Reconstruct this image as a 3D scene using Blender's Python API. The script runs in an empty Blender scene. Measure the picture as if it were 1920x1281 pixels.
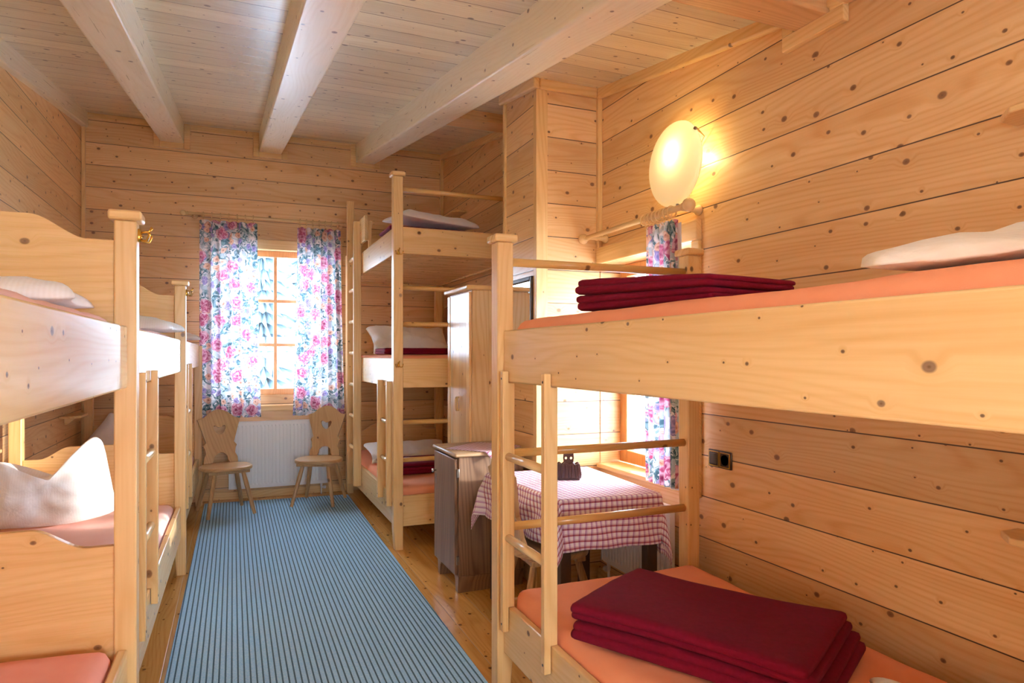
import bpy, math, random
from mathutils import Vector, Matrix, noise
random.seed(7)
SC = bpy.context.scene
COL = SC.collection
PI = math.pi
ORG = {}

# ------------------------------------------------------------------ mesh helpers
class MB:
    def __init__(s):
        s.v = []; s.f = []; s.uv = {}
    def box(s, x0, x1, y0, y1, z0, z1):
        b = len(s.v)
        s.v += [(x, y, z) for z in (z0, z1) for y in (y0, y1) for x in (x0, x1)]
        s.f += [tuple(b + i for i in q) for q in ((0, 2, 3, 1), (4, 5, 7, 6), (0, 1, 5, 4), (2, 6, 7, 3), (0, 4, 6, 2), (1, 3, 7, 5))]
        return s
    def hexa(s, lo, hi):
        """lo, hi: four corners each (ccw from above)"""
        b = len(s.v)
        s.v += list(lo) + list(hi)
        s.f += [tuple(b + i for i in q) for q in ((3, 2, 1, 0), (4, 5, 6, 7), (0, 1, 5, 4), (1, 2, 6, 5), (2, 3, 7, 6), (3, 0, 4, 7))]
        return s
    def prism(s, pts, axis, a0, a1):
        """closed 2D outline extruded along an axis; pts are the two other coordinates in xyz order"""
        b = len(s.v); n = len(pts)
        for a in (a0, a1):
            for p in pts:
                c = list(p); c.insert(axis, a); s.v.append(tuple(c))
        s.f.append(tuple(b + i for i in range(n))[::-1]); s.f.append(tuple(b + n + i for i in range(n)))
        for i in range(n):
            j = (i + 1) % n
            s.f.append((b + i, b + j, b + n + j, b + n + i))
        return s
    def tube(s, path, r, n=12, closed=False, cap=True):
        pts = [Vector(p) for p in path]; b = len(s.v); m = len(pts)
        rs = r if isinstance(r, (list, tuple)) else [r] * m
        ref = None
        for i, p in enumerate(pts):
            if closed:
                t = (pts[(i + 1) % m] - pts[i - 1])
            else:
                t = pts[min(i + 1, m - 1)] - pts[max(i - 1, 0)]
            t.normalize()
            if ref is None:
                ref = Vector((0, 0, 1)) if abs(t.z) < .9 else Vector((1, 0, 0))
            u = ref - t * ref.dot(t); u.normalize(); w = t.cross(u); ref = u
            for k in range(n):
                a = 2 * PI * k / n
                s.v.append(tuple(p + (u * math.cos(a) + w * math.sin(a)) * rs[i]))
        for i in range(m if closed else m - 1):
            j = (i + 1) % m
            for k in range(n):
                l = (k + 1) % n
                s.f.append((b + i * n + k, b + i * n + l, b + j * n + l, b + j * n + k))
        if cap and not closed:
            s.f.append(tuple(b + k for k in range(n))[::-1]); s.f.append(tuple(b + (m - 1) * n + k for k in range(n)))
        return s
    def cyl(s, p0, p1, r, n=16):
        return s.tube([p0, p1], r, n)
    def lathe(s, prof, c, axis=2, n=32):
        """prof: (radius, height) pairs turned about an axis through c"""
        b = len(s.v); c = Vector(c); m = len(prof)
        for (r, h) in prof:
            for k in range(n):
                a = 2 * PI * k / n
                q = [r * math.cos(a), r * math.sin(a)]; q.insert(axis, h)
                s.v.append(tuple(c + Vector(q)))
        for i in range(m - 1):
            for k in range(n):
                l = (k + 1) % n
                s.f.append((b + i * n + k, b + i * n + l, b + (i + 1) * n + l, b + (i + 1) * n + k))
        s.f.append(tuple(b + k for k in range(n))[::-1]); s.f.append(tuple(b + (m - 1) * n + k for k in range(n)))
        return s
    def grid(s, nu, nv, fn, uvfn=None, wrap=False):
        b = len(s.v)
        for j in range(nv + 1):
            for i in range(nu + 1):
                s.v.append(tuple(fn(i / nu, j / nv)))
                if uvfn: s.uv[len(s.v) - 1] = uvfn(i / nu, j / nv)
        for j in range(nv):
            for i in range(nu):
                a = b + j * (nu + 1) + i
                s.f.append((a, a + 1, a + nu + 2, a + nu + 1))
        return s
    def xf(s, M, start=0):
        s.v[start:] = [tuple(M @ Vector(p)) for p in s.v[start:]]
        return s
    def build(s, name, mat, parent=None, bevel=0, smooth=False, org=None, seg=2, subd=0, solid=0, merge=False):
        me = bpy.data.meshes.new(name)
        o = Vector(org) if org is not None else Vector(ORG.get(parent.name, (0, 0, 0)) if parent else (0, 0, 0))
        me.from_pydata([tuple(Vector(p) - o) for p in s.v], [], s.f)
        if s.uv:
            ul = me.uv_layers.new(name='UVMap')
            for l in me.loops:
                ul.data[l.index].uv = s.uv.get(l.vertex_index, (0, 0))
        fix_normals(me)
        ob = bpy.data.objects.new(name, me); COL.objects.link(ob)
        if parent: ob.parent = parent; ORG[ob.name] = tuple(o)
        elif org is not None: ob.location = org
        if mat: me.materials.append(mat)
        if smooth:
            for p in me.polygons: p.use_smooth = True
        if solid:
            m = ob.modifiers.new('solid', 'SOLIDIFY'); m.thickness = solid; m.offset = 0
        if bevel:
            m = ob.modifiers.new('bevel', 'BEVEL'); m.width = bevel; m.segments = seg; m.limit_method = 'ANGLE'; m.angle_limit = .6
            m.harden_normals = False
            for p in me.polygons: p.use_smooth = True
            try: me.set_sharp_from_angle(angle=.7)
            except Exception: pass
        if subd:
            m = ob.modifiers.new('subd', 'SUBSURF'); m.levels = subd; m.render_levels = subd
        return ob

def fix_normals(me):
    import bmesh
    bm = bmesh.new(); bm.from_mesh(me)
    bmesh.ops.recalc_face_normals(bm, faces=bm.faces)
    bm.to_mesh(me); bm.free()

def tag(o, label, cat, group=None):
    o['label'] = label; o['category'] = cat
    if group: o['group'] = group
    return o
def thing(name, label, cat, loc=(0, 0, 0), rot=(0, 0, 0), group=None, local=False):
    o = bpy.data.objects.new(name, None); COL.objects.link(o)
    o.empty_display_size = .1
    o.location = loc; o.rotation_euler = rot
    ORG[o.name] = (0, 0, 0) if local else tuple(loc)
    return tag(o, label, cat, group)
def struct(o):
    o['kind'] = 'structure'; return o
def copy_tree(o, parent=None):
    kids = [c for c in CHILD[o.name]] if o.name in CHILD else []
    c = o.copy(); COL.objects.link(c)
    if parent: c.parent = parent
    CHILD[c.name] = [copy_tree(k, c) for k in kids]
    return c
CHILD = {}
def index_children():
    CHILD.clear()
    for o in bpy.data.objects:
        if o.parent: CHILD.setdefault(o.parent.name, []).append(o)

def flat_cut(outlines, depth, bevel=0.003, res=6):
    """2D outlines (first solid, others holes) in x,z -> MB of a board of given depth along y"""
    cu = bpy.data.curves.new('cut', 'CURVE'); cu.dimensions = '2D'; cu.fill_mode = 'BOTH'
    cu.extrude = max(depth / 2 - bevel, .0005); cu.bevel_depth = bevel; cu.bevel_resolution = 1; cu.offset = -bevel
    for pts in outlines:
        sp = cu.splines.new('POLY'); sp.points.add(len(pts) - 1); sp.use_cyclic_u = True
        for i, p in enumerate(pts): sp.points[i].co = (p[0], p[1], 0, 1)
    ob = bpy.data.objects.new('cut', cu); COL.objects.link(ob)
    dg = bpy.context.evaluated_depsgraph_get(); dg.update()
    me = bpy.data.meshes.new_from_object(ob.evaluated_get(dg))
    mb = MB()
    mb.v = [(v.co.x, v.co.z, v.co.y) for v in me.vertices]
    mb.f = [tuple(p.vertices)[::-1] for p in me.polygons]
    bpy.data.objects.remove(ob); bpy.data.curves.remove(cu); bpy.data.meshes.remove(me)
    return mb
def smooth_pts(pts, n=6, closed=True):
    """Catmull-Rom through points"""
    out = []; m = len(pts)
    rng = range(m) if closed else range(m - 1)
    for i in rng:
        P = [Vector(pts[(i + k) % m] if closed else pts[min(max(i + k, 0), m - 1)]) for k in (-1, 0, 1, 2)]
        for k in range(n):
            t = k / n
            out.append(tuple(.5 * ((2 * P[1]) + (P[2] - P[0]) * t + (2 * P[0] - 5 * P[1] + 4 * P[2] - P[3]) * t * t + (3 * P[1] - P[0] - 3 * P[2] + P[3]) * t ** 3)))
    if not closed: out.append(tuple(pts[-1]))
    return out

# ------------------------------------------------------------------ materials
class NT:
    def __init__(s, name):
        s.m = bpy.data.materials.new(name); s.m.use_nodes = True
        s.t = s.m.node_tree; s.t.nodes.clear()
        s.out = s.t.nodes.new('ShaderNodeOutputMaterial')
    def n(s, typ, **kw):
        o = s.t.nodes.new(typ)
        for k, v in kw.items(): setattr(o, k, v)
        return o
    def put(s, sock, v):
        if hasattr(v, 'is_output'): s.t.links.new(v, sock)
        elif v is not None: sock.default_value = v
    def math(s, op, a, b=None, c=None, clamp=False):
        o = s.n('ShaderNodeMath', operation=op, use_clamp=clamp)
        for i, v in enumerate((a, b, c)):
            if v is not None: s.put(o.inputs[i], v)
        return o.outputs[0]
    def mix(s, f, a, b, blend='MIX'):
        o = s.n('ShaderNodeMix', data_type='RGBA', blend_type=blend)
        s.put(o.inputs[0], f); s.put(o.inputs[6], a); s.put(o.inputs[7], b)
        return o.outputs[2]
    def step(s, v, a, b):
        o = s.n('ShaderNodeMapRange', interpolation_type='SMOOTHSTEP')
        s.put(o.inputs[0], v); s.put(o.inputs[1], a); s.put(o.inputs[2], b)
        return o.outputs[0]
    def comb(s, x, y, z=0.0):
        o = s.n('ShaderNodeCombineXYZ')
        for i, v in enumerate((x, y, z)): s.put(o.inputs[i], v)
        return o.outputs[0]
    def noise(s, vec, scale=1, detail=2, rough=.5, dist=0, dims='3D'):
        o = s.n('ShaderNodeTexNoise', noise_dimensions=dims)
        s.put(o.inputs['Vector'], vec); o.inputs['Scale'].default_value = scale; o.inputs['Detail'].default_value = detail
        o.inputs['Roughness'].default_value = rough; o.inputs['Distortion'].default_value = dist
        return o.outputs[0]
    def voro(s, vec, scale=1, rnd=1, feature='F1', dims='2D'):
        o = s.n('ShaderNodeTexVoronoi', voronoi_dimensions=dims, feature=feature)
        s.put(o.inputs['Vector'], vec); o.inputs['Scale'].default_value = scale; o.inputs['Randomness'].default_value = rnd
        return o
    def white(s, v):
        o = s.n('ShaderNodeTexWhiteNoise', noise_dimensions='1D'); s.put(o.inputs['W'], v); return o.outputs[0]
    def bump(s, h, strength=.3, dist=.01, nrm=None):
        o = s.n('ShaderNodeBump'); o.inputs['Strength'].default_value = strength; o.inputs['Distance'].default_value = dist
        s.put(o.inputs['Height'], h)
        if nrm is not None: s.put(o.inputs['Normal'], nrm)
        return o.outputs[0]
    def principled(s, col, rough=.5, nrm=None, metal=0, spec=.5, **kw):
        o = s.n('ShaderNodeBsdfPrincipled')
        s.put(o.inputs['Base Color'], col if not isinstance(col, tuple) or len(col) == 4 else col + (1,))
        s.put(o.inputs['Roughness'], rough); o.inputs['Metallic'].default_value = metal
        o.inputs['Specular IOR Level'].default_value = spec
        if nrm is not None: s.put(o.inputs['Normal'], nrm)
        for k, v in kw.items(): s.put(o.inputs[k.replace('_', ' ')], v)
        return o.outputs[0]
    def done(s, sh):
        s.t.links.new(sh, s.out.inputs['Surface']); return s.m
def c4(h):
    """sRGB hex -> linear"""
    r = []
    for i in (0, 2, 4):
        v = int(h[i:i + 2], 16) / 255
        r.append(v / 12.92 if v <= .04045 else ((v + .055) / 1.055) ** 2.4)
    return tuple(r) + (1,)

def wood(name, light, dark, knot, mode, plank=None, off=0.0, gap=.0025, gapcol='5a3a22', rough=.38, knots=1.0, ring=.35, tone=.12, shift=True, spec=.5, ends=False, kscale=1.0, bump=.3, rv=.16):
    T = NT(name)
    tc = T.n('ShaderNodeTexCoord'); sp = T.n('ShaderNodeSeparateXYZ'); T.put(sp.inputs[0], tc.outputs['Object'])
    x, y, z = sp.outputs
    if mode == 'wall': U, V = T.math('ADD', x, y), z
    elif mode == 'ceil': U, V = x, y
    elif mode == 'floor': U, V = y, x
    elif mode == 'X': U, V = x, T.math('ADD', y, z)
    elif mode == 'Y': U, V = y, T.math('ADD', x, z)
    elif mode == 'beam': U, V = y, T.math('MULTIPLY_ADD', y, -.156, T.math('ADD', x, z))
    else: U, V = z, T.math('ADD', x, y)
    if shift:
        oi = T.n('ShaderNodeObjectInfo'); r = oi.outputs['Random']
        U = T.math('MULTIPLY_ADD', r, 37.0, U); V = T.math('MULTIPLY_ADD', r, 11.3, V)
    tn = 0.5
    gm = None
    if plank:
        p = T.math('DIVIDE', T.math('SUBTRACT', V, off), plank)
        idx = T.math('FLOOR', p); fr = T.math('FRACT', p)
        rp = T.white(idx)
        U = T.math('MULTIPLY_ADD', rp, 17.0, U)
        V = T.math('MULTIPLY_ADD', idx, .37, V)
        edge = T.math('MULTIPLY', T.math('MINIMUM', fr, T.math('SUBTRACT', 1.0, fr)), plank)
        gm = T.step(edge, gap * 1.3, gap * .45)
        groove = T.step(edge, 0.0, gap * 2.2)
        tn = rp
    # knots
    kv = T.voro(T.comb(T.math('MULTIPLY', U, 5.4 * kscale), T.math('MULTIPLY', V, 7.0 * kscale)), 1, 1)
    ks = T.n('ShaderNodeSeparateColor'); T.put(ks.inputs[0], kv.outputs['Color'])
    has = T.math('GREATER_THAN', ks.outputs[1], 1 - .70 * knots)
    rad = T.math('MULTIPLY', has, T.math('MULTIPLY_ADD', T.math('POWER', ks.outputs[0], 2.4), .085 * kscale ** .5, .024 * kscale ** .8))
    kd = T.math('ADD', kv.outputs['Distance'], T.math('MULTIPLY', T.math('SUBTRACT', T.noise(T.comb(U, V), 60, 1), .5), .012))
    kn = T.math('SUBTRACT', 1.0, T.step(T.math('DIVIDE', kd, T.math('MAXIMUM', rad, .0001)), .62, 1.08))
    halo = T.math('MULTIPLY', has, T.math('SUBTRACT', 1.0, T.step(T.math('DIVIDE', kd, T.math('MAXIMUM', rad, .0001)), .6, 3.4)))
    Vw = T.math('MULTIPLY_ADD', halo, .02, V)
    # grain
    g1 = T.noise(T.comb(T.math('MULTIPLY', U, 2.2), T.math('MULTIPLY', Vw, 85)), 1, 3, .6)
    g2 = T.noise(T.comb(T.math('MULTIPLY', U, .55), T.math('MULTIPLY', Vw, 9.0)), 1, 2, .5)
    nz = T.noise(T.comb(T.math('MULTIPLY', U, .8), T.math('MULTIPLY', Vw, 5.0)), 1, 1, .4)
    w = T.math('SINE', T.math('MULTIPLY', T.math('MULTIPLY_ADD', nz, .34, Vw), 2 * PI * 34))
    rg = T.math('POWER', T.math('MULTIPLY_ADD', w, .5, .5), 2.5)
    f = T.math('MULTIPLY_ADD', T.step(g1, .3, .75), .26, T.math('MULTIPLY', rg, ring))
    f = T.math('MULTIPLY_ADD', T.step(g2, .3, .75), .42, f, clamp=True)
    col = T.mix(f, c4(light), c4(dark))
    col = T.mix(T.math('MULTIPLY', halo, .25), col, c4(dark))
    if tone:
        hsv = T.n('ShaderNodeHueSaturation')
        T.put(hsv.inputs['Value'], T.math('MULTIPLY_ADD', tn, 2 * tone, 1 - tone)) if plank else None
        T.put(hsv.inputs['Color'], col); col = hsv.outputs[0]
    kc = T.mix(T.step(kd, 0.0, .045), c4('4a2c1a'), c4(knot))
    col = T.mix(T.math('MULTIPLY', kn, .86), col, kc)
    h = T.math('MULTIPLY', g1, .08)
    if gm is not None:
        col = T.mix(gm, col, c4(gapcol))
        h = T.math('ADD', groove, h)
    nrm = T.bump(h, bump, .0025)
    rr = T.math('MULTIPLY_ADD', g1, rv, rough - rv / 2)
    return T.done(T.principled(col, rr, nrm, spec=spec))

def plain(name, col, rough=.5, metal=0, bumpscale=0, bstr=.2, spec=.5, **kw):
    T = NT(name); nrm = None
    if bumpscale:
        tc = T.n('ShaderNodeTexCoord')
        nrm = T.bump(T.noise(tc.outputs['Object'], bumpscale, 4, .6), bstr, .002)
    return T.done(T.principled(c4(col), rough, nrm, metal, spec, **kw))

def fabric(name, a, b, rough=.9, scale=14, weave=900, sheen=.0, bstr=.25):
    T = NT(name); tc = T.n('ShaderNodeTexCoord'); o = tc.outputs['Object']
    col = T.mix(T.noise(o, scale, 3), c4(a), c4(b))
    h = T.math('ADD', T.noise(o, weave, 1), T.math('MULTIPLY', T.noise(o, 22, 3), 2.0))
    return T.done(T.principled(col, rough, T.bump(h, bstr, .002), spec=.25, Sheen_Weight=sheen))

def plaid(name):
    T = NT(name); uv = T.n('ShaderNodeUVMap'); sp = T.n('ShaderNodeSeparateXYZ'); T.put(sp.inputs[0], uv.outputs[0])
    def bands(c, per):
        fr = T.math('FRACT', T.math('DIVIDE', c, per))
        def bar(c0, wd):
            d = T.math('ABSOLUTE', T.math('SUBTRACT', fr, c0)); return T.math('LESS_THAN', d, wd / per / 2)
        wide = bar(.25, .0075); thin = T.math('MAXIMUM', bar(.42, .0022), bar(.08, .0022) if False else bar(.55, .0018))
        return T.math('ADD', T.math('MULTIPLY', wide, .82), T.math('MULTIPLY', thin, .6), clamp=True)
    bu = bands(sp.outputs[0], .0300); bv = bands(sp.outputs[1], .0300)
    col = T.mix(bu, c4('f4eef2'), c4('bb88ba'))
    col = T.mix(bv, col, T.mix(bu, c4('ac2246'), c4('740c2a')))
    h = T.noise(T.comb(sp.outputs[0], sp.outputs[1]), 900, 1)
    d = T.principled(col, .85, T.bump(h, .1, .001), spec=.2)
    return T.done(d)

def floral(name):
    T = NT(name); uv = T.n('ShaderNodeUVMap'); P = uv.outputs[0]
    wob = T.n('ShaderNodeTexNoise', noise_dimensions='2D'); T.put(wob.inputs['Vector'], P); wob.inputs['Scale'].default_value = 17; wob.inputs['Detail'].default_value = 2
    sub = T.n('ShaderNodeVectorMath', operation='SUBTRACT'); T.put(sub.inputs[0], wob.outputs[1]); sub.inputs[1].default_value = (.5, .5, .5)
    scl = T.n('ShaderNodeVectorMath', operation='SCALE'); T.put(scl.inputs[0], sub.outputs[0]); scl.inputs[3].default_value = .045
    add = T.n('ShaderNodeVectorMath', operation='ADD'); T.put(add.inputs[0], P); T.put(add.inputs[1], scl.outputs[0])
    Q = add.outputs[0]
    col = c4('f3edf0')
    # pale shadow leaves
    l0 = T.noise(Q, 11, 2, .5, 1.2, '2D')
    col = T.mix(T.math('MULTIPLY', T.step(l0, .47, .55), .85), col, c4('b4c2cb'))
    # teal leaves
    l1 = T.noise(Q, 17, 2, .5, 1.6, '2D')
    leaf = T.math('MULTIPLY', T.step(l1, .49, .52), T.step(T.noise(Q, 8, 1, .5, 0, '2D'), .36, .46))
    col = T.mix(leaf, col, T.mix(T.step(T.noise(Q, 45, 1, .5, 0, '2D'), .4, .6), c4('49656e'), c4('86a0a6')))
    def flowers(scale, off, r0, prob, ca, cb, cc):
        nonlocal col
        mp = T.n('ShaderNodeVectorMath', operation='ADD'); T.put(mp.inputs[0], Q); mp.inputs[1].default_value = off
        v = T.voro(mp.outputs[0], scale, .8)
        sc = T.n('ShaderNodeSeparateColor'); T.put(sc.inputs[0], v.outputs['Color'])
        m = T.math('MULTIPLY', T.math('LESS_THAN', v.outputs['Distance'], r0), T.math('LESS_THAN', sc.outputs[0], prob))
        pet = T.math('SINE', T.math('MULTIPLY_ADD', v.outputs['Distance'], 26.0, T.math('MULTIPLY', T.noise(Q, 34, 1, .5, 0, '2D'), 11.0)))
        c = T.mix(T.math('MULTIPLY_ADD', pet, .5, .5), c4(ca), c4(cb))
        c = T.mix(T.step(v.outputs['Distance'], r0 * .45, .0), c, c4(cc))
        col = T.mix(m, col, c)
    flowers(13, (3.1, 7.7, 0), .33, .45, 'b9a6cf', '8d86bb', '6f6a9a')
    flowers(12, (5.3, 1.9, 0), .34, .35, 'efc9b4', 'd9a58f', 'b06a55')
    flowers(6.0, (.3, .2, 0), .38, .60, 'b04c70', 'e3b4c4', '8a2a50')
    sh = T.principled(col, .85, None, spec=.2)
    tr = T.n('ShaderNodeBsdfTranslucent'); T.put(tr.inputs[0], col)
    mx = T.n('ShaderNodeMixShader'); mx.inputs[0].default_value = .27; T.put(mx.inputs[1], sh); T.put(mx.inputs[2], tr.outputs[0])
    return T.done(mx.outputs[0])

def rugmat():
    T = NT('ribbed_blue_carpet'); tc = T.n('ShaderNodeTexCoord'); sp = T.n('ShaderNodeSeparateXYZ'); T.put(sp.inputs[0], tc.outputs['Object'])
    fr = T.math('FRACT', T.math('DIVIDE', sp.outputs[0], .0252))
    d = T.math('ABSOLUTE', T.math('SUBTRACT', fr, .5))
    nz = T.noise(tc.outputs['Object'], 160, 3, .7)
    ln = T.math('SUBTRACT', 1.0, T.step(T.math('MULTIPLY_ADD', nz, .03, d), .10, .19))
    base = T.mix(T.step(nz, .3, .7), c4('92cdf0'), c4('c2e4fb'))
    base = T.mix(T.math('MULTIPLY', T.noise(T.comb(T.math('MULTIPLY', sp.outputs[0], 25), sp.outputs[1]), 3, 2), .5), base, c4('84bfe6'))
    col = T.mix(ln, base, c4('2b5a76'))
    h = T.math('ADD', T.math('MULTIPLY', ln, -1.0), T.math('MULTIPLY', nz, .6))
    return T.done(T.principled(col, .95, T.bump(h, .6, .006), spec=.15, Sheen_Weight=.2))

PINE = dict(light='eec88c', dark='d9a562', knot='7c5232')
MW = wood('pine_wall_boards', 'e9c18a', 'd49b5b', '744628', 'wall', .2, .112, gap=.0026, knots=1.1, kscale=1.15, gapcol='4a3020', shift=False, rough=.33)
MC = wood('spruce_ceiling_boards', 'e8dcc0', 'd1be9a', '6f5c4c', 'ceil', .18, .0, gap=.003, gapcol='7a5634', shift=False, rough=.3, knots=1.1, kscale=1.25)
MF = wood('amber_floor_boards', 'e0a95f', 'c0823c', '5f3618', 'floor', .17, .052, gap=.002, gapcol='caa878', shift=False, rough=.2, ring=.3, knots=.9, kscale=1.5)
MBEAM = wood('hewn_spruce_beam', 'f5ebd2', 'e7d8b8', '8a7868', 'beam', rough=.3, knots=.7, ring=.3, bump=.12)
MBEAMX = wood('cross_beam_pine', 'e0b27a', 'c48f58', '7c5232', 'X', rough=.38, knots=.8)
RAIL = wood('honey_varnished_rail', 'deae6a', 'c6924c', '7a4c2a', 'X', rough=.2, knots=.3, ring=.2)
BX = wood('bunk_pine_across', PINE['light'], PINE['dark'], PINE['knot'], 'X', rough=.28, knots=.75, kscale=1.2, ring=.28)
BY = wood('bunk_pine_along', 'eecd98', 'd9ad70', '786052', 'Y', rough=.26, knots=.8, kscale=1.6, ring=.22, bump=.03, rv=.04)
BZ = wood('bunk_pine_upright', PINE['light'], PINE['dark'], PINE['knot'], 'Z', rough=.3, knots=.35, ring=.28)
TX = wood('trim_pine_across', 'eec88c', 'd8a662', '80512e', 'X', rough=.36, knots=.3)
TY = wood('trim_pine_along', 'eec88c', 'd8a662', '80512e', 'Y', rough=.36, knots=.3)
TZ = wood('trim_pine_upright', 'eec88c', 'd8a662', '80512e', 'Z', rough=.36, knots=.3)
WZ = wood('wardrobe_pine', 'eed1a2', 'd6a86c', '8a5a36', 'Z', .14, rough=.32, gap=.001, gapcol='c79a66', knots=.6)
DZ = wood('dark_stained_cabinet', '96755a', '694c39', '3a281e', 'Z', rough=.45, knots=.0, ring=.5)
DXL = wood('worn_cabinet_top', 'c9ab86', '9a7a58', '6a4a34', 'X', rough=.45, knots=.1)
CHB = wood('chair_back_pine', 'cfa97c', 'b28858', '65452c', 'Z', rough=.42, knots=.4)
CHS = wood('chair_seat_pine', 'cfa877', 'a87c4e', '65452c', 'X', rough=.3, knots=.3)
CHL = wood('chair_leg_pine', 'c69a68', '9b7044', '65452c', 'Z', rough=.42, knots=.2)
DTL = plain('dark_table_wood', '4a3324', .5, bumpscale=60)
SHEET = fabric('apricot_fitted_sheet', 'f2a27c', 'ee9870', weave=600)
SHEETP = fabric('pale_pink_fitted_sheet', 'f3cac2', 'efbfb5', weave=600)
SHEETS = fabric('salmon_fitted_sheet', 'f2ab9a', 'ec9c8a', weave=600)
BLANK = fabric('wine_red_wool_blanket', '80092a', '66061c', rough=1, scale=60, weave=500, sheen=.0, bstr=.5)
def pillow_mat():
    T = NT('white_pillow_cotton'); tc = T.n('ShaderNodeTexCoord'); o = tc.outputs['Object']
    sp = T.n('ShaderNodeSeparateXYZ'); T.put(sp.inputs[0], o)
    st = T.math('SINE', T.math('MULTIPLY', sp.outputs[0], 2 * PI / .012))
    col = T.mix(T.math('MULTIPLY_ADD', st, .25, .25), c4('fbfafa'), c4('f4f1ef'))
    h = T.noise(o, 16, 4, .55, .6)
    return T.done(T.principled(col, .85, T.bump(h, .35, .012), spec=.2, Sheen_Weight=.2))
PIL = pillow_mat()
WHITE = plain('white_enamel', 'f2f2f2', .3)
BRASS = plain('polished_brass', 'd8a84c', .2, 1)
CHROME = plain('chrome', 'c8c8cc', .15, 1)
STEEL = plain('brushed_nickel', '9a948c', .35, 1)
BRONZE = plain('dark_bronze', '4a4038', .3, .7)
GOLD = plain('gold_edging', 'b98a3a', .3, 1)
BLACK = plain('black_plastic', '0c0b0a', .35)
MIRF = plain('aged_mirror_frame', '4b3a30', .4, .3, 90, .6)
MIRG = plain('mirror_glass', 'f0f2f2', .02, 1)
NAPK = plain('carved_brown_wood', '4d2a22', .25, 0, 40, .3)
GLZ = plain('glazed_curtain_wood', 'e6c48e', .25)
WINW = wood('window_frame_larch', 'd79a5c', 'bd7d42', '7a4a2a', 'Z', rough=.35, knots=.1)
PLAID = plaid('red_check_cotton')
FLORAL = floral('floral_curtain_print')
LINING = plain('curtain_lining', 'eeeef4', .85)
RUG = rugmat()
def glassmat():
    T = NT('window_glass'); tr = T.n('ShaderNodeBsdfTransparent'); gl = T.n('ShaderNodeBsdfGlossy'); gl.inputs['Roughness'].default_value = .02
    fr = T.n('ShaderNodeFresnel'); fr.inputs[0].default_value = 1.45
    mx = T.n('ShaderNodeMixShader'); T.put(mx.inputs[0], T.math('MULTIPLY', fr.outputs[0], .6)); T.put(mx.inputs[1], tr.outputs[0]); T.put(mx.inputs[2], gl.outputs[0])
    return T.done(mx.outputs[0])
GLASS = glassmat()
def shademat():
    T = NT('frosted_lamp_glass'); tr = T.n('ShaderNodeBsdfTranslucent'); tr.inputs[0].default_value = (1, 1, .92, 1)
    p = T.principled((.95, .95, .9, 1), .25)
    mx = T.n('ShaderNodeMixShader'); mx.inputs[0].default_value = .4; T.put(mx.inputs[1], p); T.put(mx.inputs[2], tr.outputs[0])
    return T.done(mx.outputs[0])
SHADE = shademat()
SNOW = plain('snow', 'f4f8ff', .8)
FIR = plain('snow_dusted_fir', '5a6a70', .9)
BARK = plain('fir_bark', '6a5a50', .9)

# ------------------------------------------------------------------ room
XL, XR, YB, YF = -1.25, 2.11, 7.0, -2.6
SL = .156
def cz(y): return 3.57 - SL * (6.98 - y)
LSL = .0065                               # left side runs out of square with the right
def xl(y): return XL + (y - YB) * LSL

m = MB().hexa([(-1.6, YF - .2, -.1), (2.6, YF - .2, -.1), (2.6, YB + .3, -.1), (-1.6, YB + .3, -.1)], [(-1.6, YF - .2, 0), (2.6, YF - .2, 0), (2.6, YB + .3, 0), (-1.6, YB + .3, 0)])
struct(m.build('floor', MF))
m = MB().hexa([(-1.6, YF - .2, cz(YF - .2)), (2.6, YF - .2, cz(YF - .2)), (2.6, YB + .3, cz(YB + .3)), (-1.6, YB + .3, cz(YB + .3))],
              [(-1.6, YF - .2, cz(YF - .2) + .12), (2.6, YF - .2, cz(YF - .2) + .12), (2.6, YB + .3, cz(YB + .3) + .12), (-1.6, YB + .3, cz(YB + .3) + .12)])
struct(m.build('ceiling', MC))
def slab(m, x0, x1, y0, y1, z0, top=None):
    """wall block up to the sloping ceiling, or to height top"""
    t = (lambda y: top) if top is not None else (lambda y: cz(y) + .05)
    m.hexa([(x0, y0, z0), (x1, y0, z0), (x1, y1, z0), (x0, y1, z0)], [(x0, y0, t(y0)), (x1, y0, t(y0)), (x1, y1, t(y1)), (x0, y1, t(y1))])
# back wall with window opening
W1 = dict(x0=-.17, x1=.95, z0=1.0, z1=2.43)
m = MB()
slab(m, -1.6, W1['x0'], YB, YB + .25, 0); slab(m, W1['x1'], 2.6, YB, YB + .25, 0)
slab(m, W1['x0'], W1['x1'], YB, YB + .25, 0, W1['z0']); slab(m, W1['x0'], W1['x1'], YB, YB + .25, W1['z1'])
struct(m.build('wall_back', MW))
W3 = dict(x0=-.4, x1=1.3, z0=1.05, z1=1.88)  # this opening and the next two are unseen, added for fill light
W4 = dict(y0=-2.2, y1=-1.2, z0=1.2, z1=1.9)
W5 = dict(y0=-2.3, y1=-.05, z0=.9, z1=2.0)
m = MB()
def lslab(y0, y1, z0, top=None):
    t = (lambda y: top) if top is not None else (lambda y: cz(y) + .05)
    q = [(xl(y0) - .25, y0), (xl(y0), y0), (xl(y1), y1), (xl(y1) - .25, y1)]
    m.hexa([(x, y, z0) for x, y in q], [(x, y, t(y)) for x, y in q])
lslab(YF, W4['y0'], 0); lslab(W4['y1'], YB + .1, 0); lslab(W4['y0'], W4['y1'], 0, W4['z0']); lslab(W4['y0'], W4['y1'], W4['z1'])
struct(m.build('wall_left', MW))
W2 = dict(y0=2.70, y1=3.615, z0=.70, z1=1.96)
m = MB()
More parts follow.
